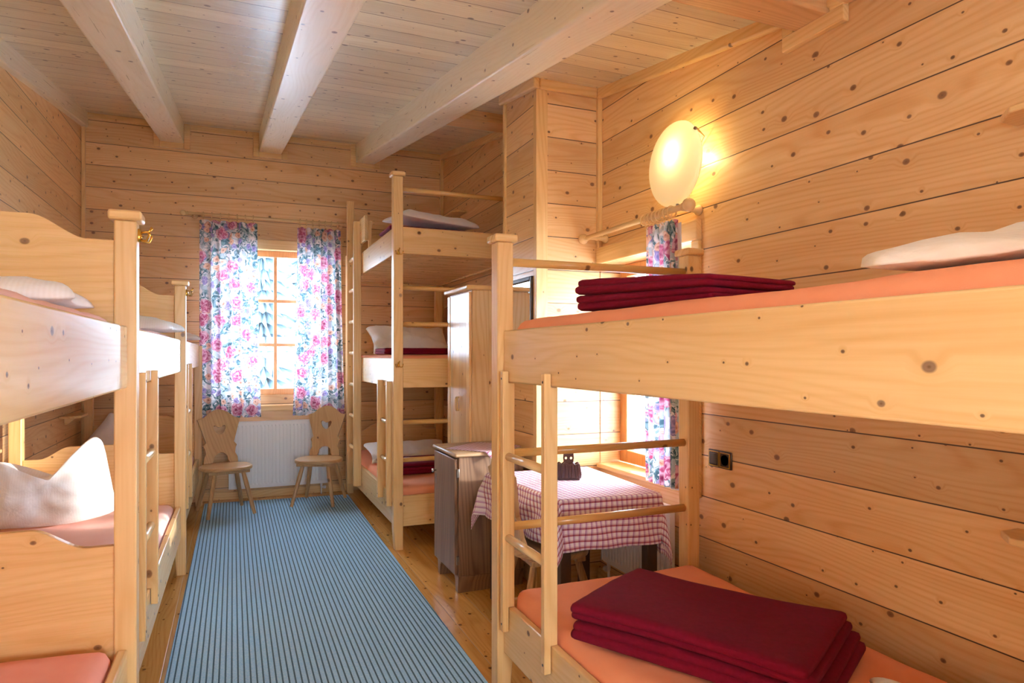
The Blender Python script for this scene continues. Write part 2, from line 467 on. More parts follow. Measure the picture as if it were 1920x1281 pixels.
slab(m, XR, XR + .25, YF, W5['y0'], 0); slab(m, XR, XR + .25, W5['y1'], W2['y0'], 0); slab(m, XR, XR + .25, W5['y0'], W5['y1'], 0, W5['z0']); slab(m, XR, XR + .25, W5['y0'], W5['y1'], W5['z1']); slab(m, XR, XR + .25, W2['y1'], YB + .1, 0)
slab(m, XR, XR + .25, W2['y0'], W2['y1'], 0, W2['z0']); slab(m, XR, XR + .25, W2['y0'], W2['y1'], W2['z1'])
struct(m.build('wall_right', MW))
m = MB()
slab(m, -1.6, W3['x0'], YF - .25, YF, 0); slab(m, W3['x1'], 2.6, YF - .25, YF, 0)
slab(m, W3['x0'], W3['x1'], YF - .25, YF, 0, W3['z0']); slab(m, W3['x0'], W3['x1'], YF - .25, YF, W3['z1'])
struct(m.build('wall_front', MW))
m = MB(); m.box(1.0, XR + .02, .14, .20, 0, 1.27); struct(m.build('added_partition', MW))  # unseen low screen, added to keep rear light out of the lower berth
# boxed pier beside the table nook
PX, PY0, PY1 = 1.68, 3.62, 4.14
m = MB(); slab(m, PX, XR + .02, PY0, PY1, 0); struct(m.build('wall_pier', MW))
# upright corner mouldings
def stick(name, x0, x1, y0, y1, z0, z1, mat=TZ):
    return struct(MB().box(x0, x1, y0, y1, z0, z1).build(name, mat, bevel=.004))
m = MB(); slab(m, PX - .012, PX + .06, PY0 - .014, PY0 + .01, 0, cz(PY0) - .06); slab(m, PX - .014, PX + .005, PY0 - .012, PY0 + .03, 0, cz(PY0) - .06)
struct(m.build('trim_1', TZ))
stick('trim_2', PX - .014, PX + .01, PY1 - .03, PY1 + .004, 0, cz(PY1) - .06)
stick('trim_3', XR - .03, XR, PY0 - .03, PY0, 1.96, cz(PY0) - .06)
stick('trim_4', XR - .035, XR, YB - .035, YB, 0, cz(YB) - .03)
stick('trim_5', xl(YB), xl(YB) + .03, YB - .03, YB, 0, cz(YB) - .03)
# ceiling mouldings (sloping with the ceiling)
def crown(name, x0, x1, y0, y1, h, mat):
    m = MB().hexa([(x0, y0, cz(y0) - h), (x1, y0, cz(y0) - h), (x1, y1, cz(y1) - h), (x0, y1, cz(y1) - h)], [(x0, y0, cz(y0) + .01), (x1, y0, cz(y0) + .01), (x1, y1, cz(y1) + .01), (x0, y1, cz(y1) + .01)])
    return struct(m.build(name, mat, bevel=.01))
crown('trim_6', XR - .035, XR, YF, PY0, .06, TY)
crown('trim_7', XR - .035, XR, PY1, YB, .06, TY)
crown('trim_8', PX - .04, PX, PY0 - .04, PY1 + .02, .06, TY)
crown('trim_9', PX, XR - .035, PY0 - .035, PY0, .06, TX)
# baseboards
struct(MB().box(xl(YB), XR, YB - .018, YB, 0, .075).build('baseboard_back', TX, bevel=.004))
struct(MB().box(XR - .018, XR, YF, YB, 0, .075).build('baseboard_right', TY, bevel=.004))
# main beams along the room with boxed collars where they meet the back wall
BEAMS = [(-.627, -.427), (.235, .445), (1.172, 1.362)]
bh = .185
for (a, b) in BEAMS:
    m = MB().hexa([(a, YF, cz(YF) - bh), (b, YF, cz(YF) - bh), (b, YB, cz(YB) - bh), (a, YB, cz(YB) - bh)], [(a, YF, cz(YF) + .01), (b, YF, cz(YF) + .01), (b, YB, cz(YB) + .01), (a, YB, cz(YB) + .01)])
    struct(m.build('ceiling_beam', MBEAM, bevel=.012, seg=3))
m = MB().hexa([(xl(YF) - .02, YF, cz(YF) - .13), (xl(YF) + .05, YF, cz(YF) - .13), (xl(YB) + .05, YB, cz(YB) - .13), (xl(YB) - .02, YB, cz(YB) - .13)], [(xl(YF) - .02, YF, cz(YF) + .01), (xl(YF) + .05, YF, cz(YF) + .01), (xl(YB) + .05, YB, cz(YB) + .01), (xl(YB) - .02, YB, cz(YB) + .01)])
struct(m.build('ceiling_beam', MBEAM, bevel=.01))
for (y0, y1) in ((1.87, 2.04), (4.66, 4.86)):
    h = .10
    m = MB().hexa([(1.35, y0, cz(y1) - h), (XR + .01, y0, cz(y1) - h), (XR + .01, y1, cz(y1) - h), (1.35, y1, cz(y1) - h)], [(1.35, y0, cz(y0) + .02), (XR + .01, y0, cz(y0) + .02), (XR + .01, y1, cz(y1) + .02), (1.35, y1, cz(y1) + .02)])
    struct(m.build('ceiling_beam', MBEAMX, bevel=.01))
# collar round the near cross beam on the right wall
m = MB(); zb = cz(2.04) - .10
m.box(XR - .03, XR, 1.80, 2.10, zb - .06, zb); m.box(XR - .03, XR, 1.80, 1.865, zb, zb + .1); m.box(XR - .03, XR, 2.045, 2.10, zb, zb + .05)
struct(m.build('trim_10', TY, bevel=.004))
n = 11
xs = xl(YB) + .03
for i, (a, b) in enumerate(BEAMS):
    m = MB(); zt = cz(YB); zb = zt - bh
    m.box(xs, a - .055, YB - .03, YB, zt - .055, zt + .0)
    m.box(a - .055, a, YB - .035, YB, zb - .055, zt); m.box(b, b + .055, YB - .035, YB, zb - .055, zt); m.box(a, b, YB - .035, YB, zb - .055, zb)
    struct(m.build('trim_%d' % n, TX, bevel=.006)); n += 1; xs = b + .055
struct(MB().box(xs, XR - .03, YB - .03, YB, cz(YB) - .055, cz(YB)).build('trim_%d' % n, TX, bevel=.006))

# ------------------------------------------------------------------ windows
def window(name, axis, pos, a0, a1, z0, z1, cols, rows, fw=.06, depth=.06, mun=.032):
    """glazed frame in the plane axis=pos; a = the other horizontal axis"""
    def B(m, p0, p1, q0, q1, r0, r1):      # p along wall, q depth, r height
        if axis == 1: m.box(p0, p1, q0, q1, r0, r1)
        else: m.box(q0, q1, p0, p1, r0, r1)
    m = MB()
    B(m, a0, a0 + fw, pos, pos + depth, z0, z1); B(m, a1 - fw, a1, pos, pos + depth, z0, z1)
    B(m, a0 + fw, a1 - fw, pos, pos + depth, z0, z0 + fw); B(m, a0 + fw, a1 - fw, pos, pos + depth, z1 - fw, z1)
    fr = struct(m.build(name, WINW, bevel=.005))
    g0, g1, h0, h1 = a0 + fw, a1 - fw, z0 + fw, z1 - fw
    m = MB()
    for i in range(1, cols):
        c = g0 + (g1 - g0) * i / cols; B(m, c - mun / 2, c + mun / 2, pos + .012, pos + depth - .012, h0, h1)
    for j in range(1, rows):
        c = h0 + (h1 - h0) * j / rows
        for i in range(cols):
            p0 = g0 + (g1 - g0) * i / cols + (mun / 2 if i else 0); p1 = g0 + (g1 - g0) * (i + 1) / cols - (mun / 2 if i < cols - 1 else 0)
            B(m, p0, p1, pos + .014, pos + depth - .014, c - mun / 2, c + mun / 2)
    if m.v: m.build('window_muntin', WINW, fr, bevel=.003)
    m = MB(); B(m, g0 - .01, g1 + .01, pos + depth / 2 - .003, pos + depth / 2 + .003, h0 - .01, h1 + .01)
    m.build('window_pane', GLASS, fr)
    return fr
def portal(name, loc, rot, sx, sy):
    l = bpy.data.lights.new(name, 'AREA'); l.shape = 'RECTANGLE'; l.size = sx; l.size_y = sy
    l.cycles.is_portal = True
    o = bpy.data.objects.new(name, l); COL.objects.link(o); o.location = loc; o.rotation_euler = rot
    return o
w = window('window_1', 1, YB + .05, W1['x0'], W1['x1'], W1['z0'], W1['z1'], 2, 3)
m = MB()
m.box(W1['x0'] - .08, W1['x1'] + .08, YB - .045, YB, W1['z1'] + .0, W1['z1'] + .10)
m.box(W1['x0'] - .08, W1['x0'], YB - .022, YB, W1['z0'] - .06, W1['z1']); m.box(W1['x1'], W1['x1'] + .08, YB - .022, YB, W1['z0'] - .06, W1['z1'])
m.build('window_casing', TX, w, bevel=.006)
MB().box(W1['x0'] - .08, W1['x1'] + .08, YB - .06, YB, .845, .905).build('window_sill', TX, w, bevel=.008)
w2 = window('window_2', 0, XR + .14, W2['y0'], W2['y1'], W2['z0'] + .03, W2['z1'], 2, 2, fw=.075)
MB().box(XR - .03, XR + .14, W2['y0'], W2['y1'], W2['z0'], W2['z0'] + .028).build('window_sill', TY, w2, bevel=.006)
m = MB(); m.box(XR - .035, XR, W2['y0'] - .06, W2['y1'], W2['z1'], W2['z1'] + .10); m.box(XR - .022, XR, W2['y0'] - .06, W2['y0'], W2['z0'], W2['z1'] + .0)
m.build('window_casing', TY, w2, bevel=.006)
window('added_window_3', 1, YF - .15, W3['x0'], W3['x1'], W3['z0'], W3['z1'], 3, 2)  # unseen window behind the camera, added to let in fill daylight
window('added_window_4', 0, xl(-1.3) - .16, W4['y0'], W4['y1'], W4['z0'], W4['z1'], 2, 2)  # unseen as well, added to throw cool daylight on faces turned left
window('added_window_5', 0, XR + .10, W5['y0'], W5['y1'], W5['z0'], W5['z1'], 2, 2)  # added out of view to brighten the left bunks and left wall

# ------------------------------------------------------------------ bunks
def s_profile(x0, x1, zlow, zhigh, zbot, flat=.075, ramp=.16):
    """headboard outline between x0 < x1: low shoulders and a raised middle"""
    pts = [(x0, zbot), (x1, zbot)]
    def side(xe, sg):
        r = [(xe, zlow), (xe - sg * flat, zlow)]
        for k in range(1, 13):
            t = k / 12; r.append((xe - sg * (flat + ramp * t), zlow + (zhigh - zlow) * (t * t * (3 - 2 * t))))
        return r
    return pts + side(x1, 1) + side(x0, -1)[::-1]
def board(m, x0, x1, y0, y1, z0, z1): m.box(x0, x1, y0, y1, z0, z1); return m
def post(name_parent, x0, x1, y0, y1, h, cap=True, foot=-1):
    """square post, tapering at the foot; foot -1/+1: which x side is cut back"""
    t = .012
    m = MB()
    a, b = (x0, x1 - t) if foot > 0 else (x0 + t, x1)
    m.v = [(a, y0, 0), (b, y0, 0), (b, y1, 0), (a, y1, 0), (x0, y0, .17), (x1, y0, .17), (x1, y1, .17), (x0, y1, .17), (x0, y0, h), (x1, y0, h), (x1, y1, h), (x0, y1, h)]
    m.f = [(3, 2, 1, 0), (8, 9, 10, 11)] + [tuple(q) for k in (0, 4) for q in ((k, k + 1, k + 5, k + 4), (k + 1, k + 2, k + 6, k + 5), (k + 2, k + 3, k + 7, k + 6), (k + 3, k, k + 4, k + 7))]
    p = m.build('post', BZ, name_parent, bevel=.005)
    if cap: MB().box(x0 - .016, x1 + .016, y0 - .016, y1 + .016, h, h + .032).build('post_cap', BX, p, bevel=.008)
    return p
def ladder(parent, xo, sg, ya, yb, z0, z1, rungs, btop, bbot, lowtop, th=.03, dp=.052, notch=.026):
    """two rails hooked over the outside of the side boards; xo outer face, sg = +1 when inward is +x"""
    fr = MB()
    rails = []
    for y in (ya, yb):
        m = MB()
        pr = [(xo, z0), (xo + sg * notch, z0), (xo + sg * notch, lowtop + .001), (xo + sg * dp, lowtop + .001), (xo + sg * dp, bbot - .001), (xo + sg * notch, bbot - .001), (xo + sg * notch, z1), (xo, z1)]
        m.prism(pr, 1, y, y + th)
        rails.append(m)
    root = rails[0].build('ladder', BZ, parent, bevel=.003)
    rails[1].build('ladder_rail', BZ, root, bevel=.003)
    for z in rungs:
        x = xo + sg * dp / 2
        MB().cyl((x, ya + th / 2, z), (x, yb + th / 2, z), .0165).build('ladder_rung', BY, root, smooth=True)
    # screw heads at the rail tops
    for y in (ya, yb):
        for z in (z1 - .03, z0 + .03):
            MB().cyl((xo - sg * .001, y + th / 2, z), (xo + sg * .004, y + th / 2, z), .005, 8).build('ladder_screw', BLACK, root)
    return root
def coat_hook(parent, p, nrm, side, scale=1.0):
    """small brass double hook; nrm outward, side sideways"""
    p = Vector(p); n_ = Vector(nrm); s_ = Vector(side); up = Vector((0, 0, 1)); k = scale
    m = MB()
    m.tube([p + n_ * .002 + up * .022 * k, p + n_ * .003, p + n_ * .002 - up * .012 * k], [.005 * k, .009 * k, .006 * k], 10)
    for sg in (-1, 1):
        pts = [p + n_ * .004, p + n_ * .012 * k + s_ * sg * .010 * k - up * .010 * k, p + n_ * .024 * k + s_ * sg * .020 * k - up * .010 * k, p + n_ * .030 * k + s_ * sg * .024 * k + up * .004 * k, p + n_ * .028 * k + s_ * sg * .024 * k + up * .010 * k]
        m.tube([tuple(q) for q in pts], [.003 * k] * 4 + [.0045 * k], 8)
    m.tube([tuple(p + n_ * .006 + up * .012 * k), tuple(p + n_ * .026 * k + up * .016 * k), tuple(p + n_ * .034 * k + up * .028 * k)], [.003 * k, .003 * k, .0045 * k], 8)
    m.build('coat_hook', BRASS, parent, smooth=True)

# left row: head post at the far end of each bunk, local frame with the outer face at x = 0
LB = 2.21; LB3 = 2.06
ZU0, ZU1, ZL0, ZL1 = 1.29, 1.493, .235, .44
WD = .93
def left_bunk(name, label, y, last=False, first=False, hook=True):
    x = -.292 + (y - 2.49) * LSL
    b = thing(name, label, 'bunk bed', (x, y, 0), (0, 0, -math.atan(LSL)), 'pine bunks in the left row', local=True)
    h = 1.48 if last else 1.838; LB = LB3 if last else globals()['LB']
    fp = post(b, -.065, 0, 0, .07, h, not last)
    post(b, -WD, -WD + .065, 0, .07, h, not last)
    if first:
        post(b, -.065, 0, -LB, -LB + .07, h); post(b, -WD, -WD + .065, -LB, -LB + .07, h)
    flat_cut([s_profile(-WD + .066, -.066, (1.775 if not last else 1.46), (1.845 if not last else 1.48), ZU0 - .01)], .028).xf(Matrix.Translation((0, .035, 0))).build('headboard', BX, b)
    flat_cut([s_profile(-WD + .066, -.066, .775, .845, ZL0 - .01)], .028).xf(Matrix.Translation((0, .035, 0))).build('headboard', BX, b)
    for (z0, z1) in ((ZU0, ZU1), (ZL0, ZL1)):
        MB().box(-.056, -.026, -LB + .071, -.001, z0, z1).build('side_board', BY, b, bevel=.006)
        MB().box(-WD + .01, -WD + .04, -LB + .071, -.001, z0, z1).build('wall_board', BY, b, bevel=.004)
        MB().box(-WD + .041, -.057, -LB + .075, -.002, z0 + .015, z0 + .035).build('deck', BX, b)
    ladder(b, .003, -1, -LB + .21, -LB + .60, .375, 1.335, (1.0, .70), ZU1, ZU0, ZL1)
    if hook: coat_hook(fp, (0, .035, 1.79), (1, 0, 0), (0, 1, 0), 1.25)
    return b
Y1, Y2, Y3 = 2.49, 4.70, 6.76
left_bunk('bunk_bed', 'nearest pine bunk of the left row, with its tall wavy headboard and post', Y1, first=True)
left_bunk('bunk_bed', 'middle pine bunk of the left row with ladder behind the first tall post', Y2)
left_bunk('bunk_bed', 'farthest pine bunk of the left row, beside the left carved chair', Y3, last=True, hook=False)

# right near bunk
RB = thing('bunk_bed', 'large pine bunk in the right foreground with orange mattresses and open foot rails', 'bunk bed', (1.52, 1.5, 0))
RX0, RX1, RYN, RYF = 1.009, 2.035, .30, 2.565
post(RB, RX0, RX0 + .071, RYF, RYF + .075, 1.868, foot=1)
post(RB, RX1 - .065, RX1, RYF, RYF + .075, 1.868)
post(RB, RX0, RX0 + .071, RYN, RYN + .075, 1.84, foot=1)
post(RB, RX1 - .065, RX1, RYN, RYN + .075, 1.84)
UB0, UB1, LB0, LB1 = 1.286, 1.50, .165, .372
for (z0, z1) in ((UB0, UB1), (LB0, LB1)):
    MB().box(RX0 + .026, RX0 + .056, RYN + .076, RYF - .001, z0, z1).build('side_board', BY, RB, bevel=.006)
    MB().box(RX1 - .05, RX1 - .022, RYN + .076, RYF - .001, z0, z1).build('wall_board', BY, RB, bevel=.004)
    MB().box(RX0 + .072, RX1 - .066, RYF + .01, RYF + .036, z0, z1).build('end_board', BX, RB, bevel=.004)
    MB().box(RX0 + .057, RX1 - .051, RYN + .08, RYF - .002, z0 + .015, z0 + .035).build('deck', BX, RB)
    flat_cut([s_profile(RX0 + .072, RX1 - .066, z1 + .27, z1 + .34, z0)], .028).xf(Matrix.Translation((0, RYN + .035, 0))).build('headboard', BX, RB)
for z in (1.79, .983, .674):
    MB().cyl((RX0 + .06, RYF + .036, z), (RX1 - .05, RYF + .036, z), .0178, 20).build('end_rail', RAIL, RB, smooth=True)
ladder(RB, 1.006, 1, 2.50, 2.11, .275, 1.332, (.985, .655), UB1, UB0, LB1)

# three tier bunk at the far right
TB = thing('bunk_bed', 'tall three tier pine bunk in the far right corner with a high ladder', 'bunk bed', (1.55, 5.8, 0))
TX0, TX1, TY0, TY1 = 1.054, 2.055, 4.70, 6.83
tp = post(TB, TX0, TX0 + .069, TY0, TY0 + .07, 2.675)
post(TB, TX1 - .065, TX1, TY0, TY0 + .07, 2.675)
post(TB, TX0, TX0 + .069, TY1, TY1 + .07, 2.40, cap=False)
post(TB, TX1 - .072, TX1, TY1, TY1 + .07, 2.40, cap=False)
TIERS = ((2.125, 2.318), (1.16, 1.372), (.165, .385))
for i, (z0, z1) in enumerate(TIERS):
    MB().box(TX0 + .014, TX0 + .042, TY0 + .071, TY1 - .001, z0, z1).build('side_board', BY, TB, bevel=.005)
    MB().box(TX1 - .045, TX1 - .018, TY0 + .071, TY1 - .001, z0, z1).build('wall_board', BY, TB, bevel=.004)
    MB().box(TX0 + .070, TX1 - .066, TY0 + .012, TY0 + .04, z0, z1).build('end_board', BX, TB, bevel=.005)
    MB().box(TX0 + .043, TX1 - .046, TY0 + .045, TY1 - .002, z0 + .012, z0 + .032).build('deck', BX, TB)
    flat_cut([s_profile(TX0 + .070, TX1 - .073, z1 + .235, z1 + .31, z0)], .026).xf(Matrix.Translation((0, TY1 + .035, 0))).build('headboard', BX, TB)
for z in (2.59, 1.882, 1.621, .91, .64):
    MB().cyl((TX0 + .06, TY0 + .035, z), (TX1 - .05, TY0 + .035, z), .0165, 16).build('end_rail', RAIL, TB, smooth=True)
# tall ladder at the far end
def tall_ladder():
    x0, x1 = TX0 - .055, TX0 + .013
    m = MB().box(x0, x1, 6.44, 6.475, .17, 2.86)
    root = m.build('tall_ladder', BZ, TB, bevel=.004)
    MB().box(x0, x1, 6.07, 6.105, .215, 2.60).build('ladder_rail', BZ, root, bevel=.004)
    for k in range(7):
        z = 2.29 - .292 * k
        MB().cyl((x0 + .03, 6.10, z), (x0 + .03, 6.445, z), .017).build('ladder_rung', BY, root, smooth=True)
tall_ladder()
ladder(TB, TX0 - .03, 1, 5.12, 4.80, .30, 1.205, (.90, .615), TIERS[1][1], TIERS[1][0], TIERS[2][1], notch=.043, dp=.07)
m = MB().box(TX0 + .002, TX0 + .026, 5.84, 6.40, 2.395, 2.615)
g = m.build('guard_board', BY, TB, bevel=.003)
m = MB().box(TX0 + .043, TX0 + .065, 5.86, 5.90, 2.15, 2.57); m.box(TX0 + .026, TX0 + .043, 5.86, 5.90, 2.40, 2.57); m.box(TX0 + .043, TX0 + .065, 6.30, 6.34, 2.15, 2.57); m.box(TX0 + .026, TX0 + .043, 6.30, 6.34, 2.40, 2.57)
m.build('guard_strut', BZ, g, bevel=.002)
for z in (2.125, 1.322): coat_hook(tp, (TX0 + .034, TY0, z), (0, -1, 0), (1, 0, 0), 1.1)

# ------------------------------------------------------------------ bedding
def nz(p, s, seed=0): return noise.noise(Vector((p[0] * s + seed, p[1] * s, p[2] * s - seed)))
def soft_box(x0, x1, y0, y1, z0, z1, r=.04, amp=.006, sc=5, seed=0, nx=26, ny=40):
    """mattress-like rounded block"""
    m = MB(); cx, cy, cz_ = (x0 + x1) / 2, (y0 + y1) / 2, (z0 + z1) / 2
    hx, hy, hz = (x1 - x0) / 2, (y1 - y0) / 2, (z1 - z0) / 2
    r = min(r, hz)
    idx = {}
    nzv = 6
    def pt(i, j, k):
        if (i, j, k) in idx: return idx[i, j, k]
        def ease(t):
            return t
        px, py, pz = (2 * ease(i / nx) - 1) * hx, (2 * ease(j / ny) - 1) * hy, (2 * k / nzv - 1) * hz
        q = Vector((max(-hx + r, min(hx - r, px)), max(-hy + r, min(hy - r, py)), max(-hz + r, min(hz - r, pz))))
        d = Vector((px, py, pz)) - q
        p = q + (d.normalized() * r if d.length > 1e-9 else d)
        w = Vector((cx, cy, cz_)) + p
        if k > 0:
            w.z += amp * nz(w, sc, seed) * (k / nzv) + amp * .5 * nz(w, sc * 3, seed + 5) * (k / nzv)
        idx[i, j, k] = len(m.v); m.v.append(tuple(w)); return idx[i, j, k]
    for k in (0, nzv):
        for i in range(nx):
            for j in range(ny): m.f.append((pt(i, j, k), pt(i + 1, j, k), pt(i + 1, j + 1, k), pt(i, j + 1, k)))
    for k in range(nzv):
        for i in range(nx):
            for j in (0, ny): m.f.append((pt(i, j, k), pt(i + 1, j, k), pt(i + 1, j, k + 1), pt(i, j, k + 1)))
        for j in range(ny):
            for i in (0, nx): m.f.append((pt(i, j, k), pt(i, j + 1, k), pt(i, j + 1, k + 1), pt(i, j, k + 1)))
    return m
def mattress(label, x0, x1, y0, y1, z0, z1, mat=SHEET, seed=0, group=None, r=.05):
    m = soft_box(x0, x1, y0, y1, z0, z1, r, .008, 3.2, seed)
    o = m.build('mattress', mat, smooth=True, org=((x0 + x1) / 2, (y0 + y1) / 2, z0))
    return tag(o, label, 'mattress', group)
GM = 'foam mattresses in fitted sheets'
def lx(y): return -.292 + (y - 2.49) * LSL
def left_mat(label, y, z0, z1, seed, mat):
    L = LB3 if y > 6 else LB
    o = mattress(label, -WD + .047, -.062, -L + .09, -.012, z0, z1, mat, seed, GM)
    a = -math.atan(LSL); c = Vector(o.location); c.rotate(Matrix.Rotation(a, 3, 'Z'))
    o.location = c + Vector((lx(y), y, 0)); o.rotation_euler = (0, 0, a)
    return o
left_mat('pink sheeted mattress on the upper deck of the nearest left bunk', Y1, ZU0 + .037, 1.525, 1, SHEETP)
left_mat('salmon pink mattress low in the bottom left foreground, below the wavy headboard', Y1, ZL0 + .037, .475, 2, SHEETS)
left_mat('pink mattress on the upper deck of the middle left bunk', Y2, ZU0 + .037, 1.52, 3, SHEETP)
left_mat('pale pink lower mattress of the middle left bunk, under the big white pillow', Y2, ZL0 + .037, .475, 4, SHEETP)
left_mat('pink mattress on the upper deck of the farthest left bunk', Y3, ZU0 + .037, 1.515, 5, SHEETP)
left_mat('pink lower mattress of the farthest left bunk, next to the left carved chair', Y3, ZL0 + .037, .50, 6, SHEETP)
mattress('orange mattress on the upper deck of the right foreground bunk', RX0 + .06, RX1 - .055, RYN + .09, RYF - .005, UB0 + .037, 1.548, SHEET, 7, GM, .06)
mattress('orange lower mattress of the right foreground bunk, under the large red blanket', RX0 + .06, RX1 - .055, RYN + .09, RYF - .005, LB0 + .037, .435, SHEET, 8, GM, .06)
for z, lab, k in ((TIERS[0], 'orange mattress on the topmost deck of the three tier bunk', 0), (TIERS[1], 'orange mattress on the middle deck of the three tier bunk', 1), (TIERS[2], 'orange mattress on the lowest deck of the three tier bunk', 2)):
    mattress(lab, TX0 + .068 if k == 0 else TX0 + .047, TX1 - .05, TY0 + .075, TY1 - .01, z[0] + .034, z[1] + (.022 if k else -.01) + (.03 if k == 2 else 0), SHEET, 10 + k, GM)

def inflate(outline, T, M, nr=14, wr=.010, seed=0, pw=.55, n=10, flatback=1.0):
    """cushion from a closed outline in (a, b); thickness along c; M maps (a, b, c) to the world"""
    o = smooth_pts(outline, n) if n > 1 else outline
    c = Vector((sum(p[0] for p in o) / len(o), sum(p[1] for p in o) / len(o)))
    m = MB(); N = len(o)
    for sgn in (1, -1):
        base = len(m.v)
        for k in range(nr + 1):
            s_ = 1 - (k / nr) if k < nr else 0.0
            s_ = math.sin(s_ * PI / 2) if s_ < 1 else 1
            for i in range(N):
                if k == nr and i: continue
                p = c + (Vector(o[i]) - c) * s_
                h = T * (max(0, 1 - s_ ** 2.6)) ** pw
                if sgn < 0: h *= flatback
                wob = wr * (1 if sgn > 0 else .25) * (nz((p.x, p.y, sgn), 7, seed) + .5 * nz((p.x, p.y, sgn), 17, seed + 3)) * (1 if s_ < 1 else 0)
                m.v.append((p.x, p.y, sgn * h + wob))
        for k in range(nr):
            for i in range(N):
                j = (i + 1) % N
                a, b = base + k * N + i, base + k * N + j
                if k < nr - 1: f = (a, b, b + N, a + N)
                else: f = (a, b, base + nr * N)
                m.f.append(f if sgn > 0 else f[::-1])
    # weld the two rims
    first = 0; second = nr * N + 1
    m.f = [tuple((v - second) if second <= v < second + N else v for v in f) for f in m.f]
    m.xf(M)
    return m
def rect_pillow(w, l, pinch=.03):
    a, b = w / 2, l / 2
    pts = []
    for (sx, sy) in ((1, 1), (-1, 1), (-1, -1), (1, -1)):
        pts.append((sx * a, sy * b))
    out = []
    for i in range(4):
        p, q = Vector(pts[i]), Vector(pts[(i + 1) % 4])
        for k in range(12):
            t = k / 12; u = p.lerp(q, t)
            nrm = Vector((0, 0)) - (p + q) / 2; nrm.normalize()
            u += nrm * pinch * math.sin(PI * t)
            out.append((u.x, u.y))
    return out
GP = 'white pillows on the bunks'
def pillow(label, loc, w=.62, l=.42, T=.07, rz=0, rx=0, ry=0, seed=0, outline=None, n=1, wr=.012, flatback=.22, pw=.5):
    M = Matrix.Rotation(rz, 4, 'Z') @ Matrix.Rotation(rx, 4, 'X') @ Matrix.Rotation(ry, 4, 'Y')
    mb = inflate(outline or rect_pillow(w, l), T, M, seed=seed, n=n, wr=wr, flatback=flatback, pw=pw)
    lowest = min(p[2] for p in mb.v)
    o = mb.build('pillow', PIL, smooth=True, org=(0, 0, 0)); o.location = (loc[0], loc[1], loc[2] - lowest + .007)
    return tag(o, label, 'pillow', GP)
R = math.radians
pillow('thin white pillow under the tall wavy headboard at the left edge', (-.70, 2.22, 1.525), .62, .44, .065, R(4), seed=1)
pillow('white pillow on the upper deck of the middle left bunk', (-.63, 4.38, 1.52), .68, .46, .08, R(-4), seed=2)
pillow('small sliver of white pillow on the upper deck of the farthest left bunk', (-.58, 6.42, 1.515), .62, .45, .06, seed=3)
# big crumpled pillow standing in the middle left lower berth
ol = [(-.49, .02), (-.36, .0), (-.1, .0), (.12, .05), (.105, .16), (.075, .30), (.045, .415), (0, .445), (-.05, .40), (-.13, .30), (-.20, .245), (-.28, .25), (-.36, .31), (-.43, .335), (-.49, .27)]
M = Matrix(((1, 0, 0, 0), (0, .28, -1, 0), (0, 1, .1, 0), (0, 0, 0, 1)))
mb = inflate(ol, .13, M, n=5, wr=.03, seed=14, nr=18)
o = mb.build('pillow', PIL, smooth=True, org=(0, 0, 0)); o.location = (-.72, 4.22, .492)
tag(o, 'large crumpled white pillow propped up in the middle left lower berth', 'pillow', GP)
# peaked pillow in the farthest left lower berth
ol = [(-.3, 0), (.0, -.01), (.3, 0), (.22, .12), (.08, .30), (0, .385), (-.06, .31), (-.20, .12)]
mb = inflate(ol, .10, M, n=5, wr=.02, seed=21)
o = mb.build('pillow', PIL, smooth=True, org=(0, 0, 0)); o.location = (-.97, 6.55, .512)
tag(o, 'peaked white pillow standing behind the lower headboard of the middle left bunk', 'pillow', GP)
pillow('plump white pillow on the upper deck of the right foreground bunk', (1.52, .68, 1.5495), .80, .52, .064, R(3), seed=5, wr=.022, pw=.42, flatback=.1)
pillow('white pillow corner showing at the bottom right edge of the photo', (1.695, 1.088, .437), .30, .50, .045, R(-31.3), seed=6)
pillow('white pillow resting on a red blanket on the topmost deck', (1.47, 5.22, 2.40), .66, .46, .075, R(6), R(3), R(4), seed=7)
pillow('propped white pillow on the middle deck behind a red blanket', (1.50, 6.02, 1.396), .74, .44, .085, R(0), R(32), seed=8, wr=.025)
pillow('white pillow on the lowest deck behind a red blanket', (1.50, 6.05, .437), .76, .42, .075, R(0), R(14), seed=9, wr=.015)

GB = 'folded wine red blankets'
def blanket(label, loc, lx_, ly_, layers, rz=0, seed=0, sag=None, ext=.0, tilt=0.0, rx=0):
    """folded wool blanket: soft rounded plies lying on one another"""
    M_ = MB(); z = 0; n = len(layers)
    for k, t in enumerate(layers):
        pair = k // 2
        ox = .010 * math.sin(pair * 2.3 + seed); ex = ext * (n - 1 - k) / max(1, n - 1)
        m = soft_box(-lx_ / 2 + ox + .004 * (k % 2), lx_ / 2 + ox * .5 + ex, -ly_ / 2 + .010 * math.cos(k * 1.7 + seed), ly_ / 2 + .006 * math.sin(k * 2.1), z, z + t, t * .5, .0025, 6, seed + k * 7, 40, 28)
        b = len(M_.v)
        for p in m.v:
            d = sag(p[0] / lx_ + .5, p[1] / ly_ + .5) * min(1, p[2] / .05) if sag else 0
            M_.v.append((p[0], p[1], max(0, p[2] * (1 + tilt * p[0] / lx_) + d)))
        M_.f += [tuple(q + b for q in f) for f in m.f]
        z += t * (.74 if k % 2 == 0 else 1.0)
    o = M_.build('blanket', BLANK, smooth=True, org=(0, 0, 0)); o.location = loc; o.rotation_euler = (rx, 0, rz)
    return tag(o, label, 'blanket', GB)
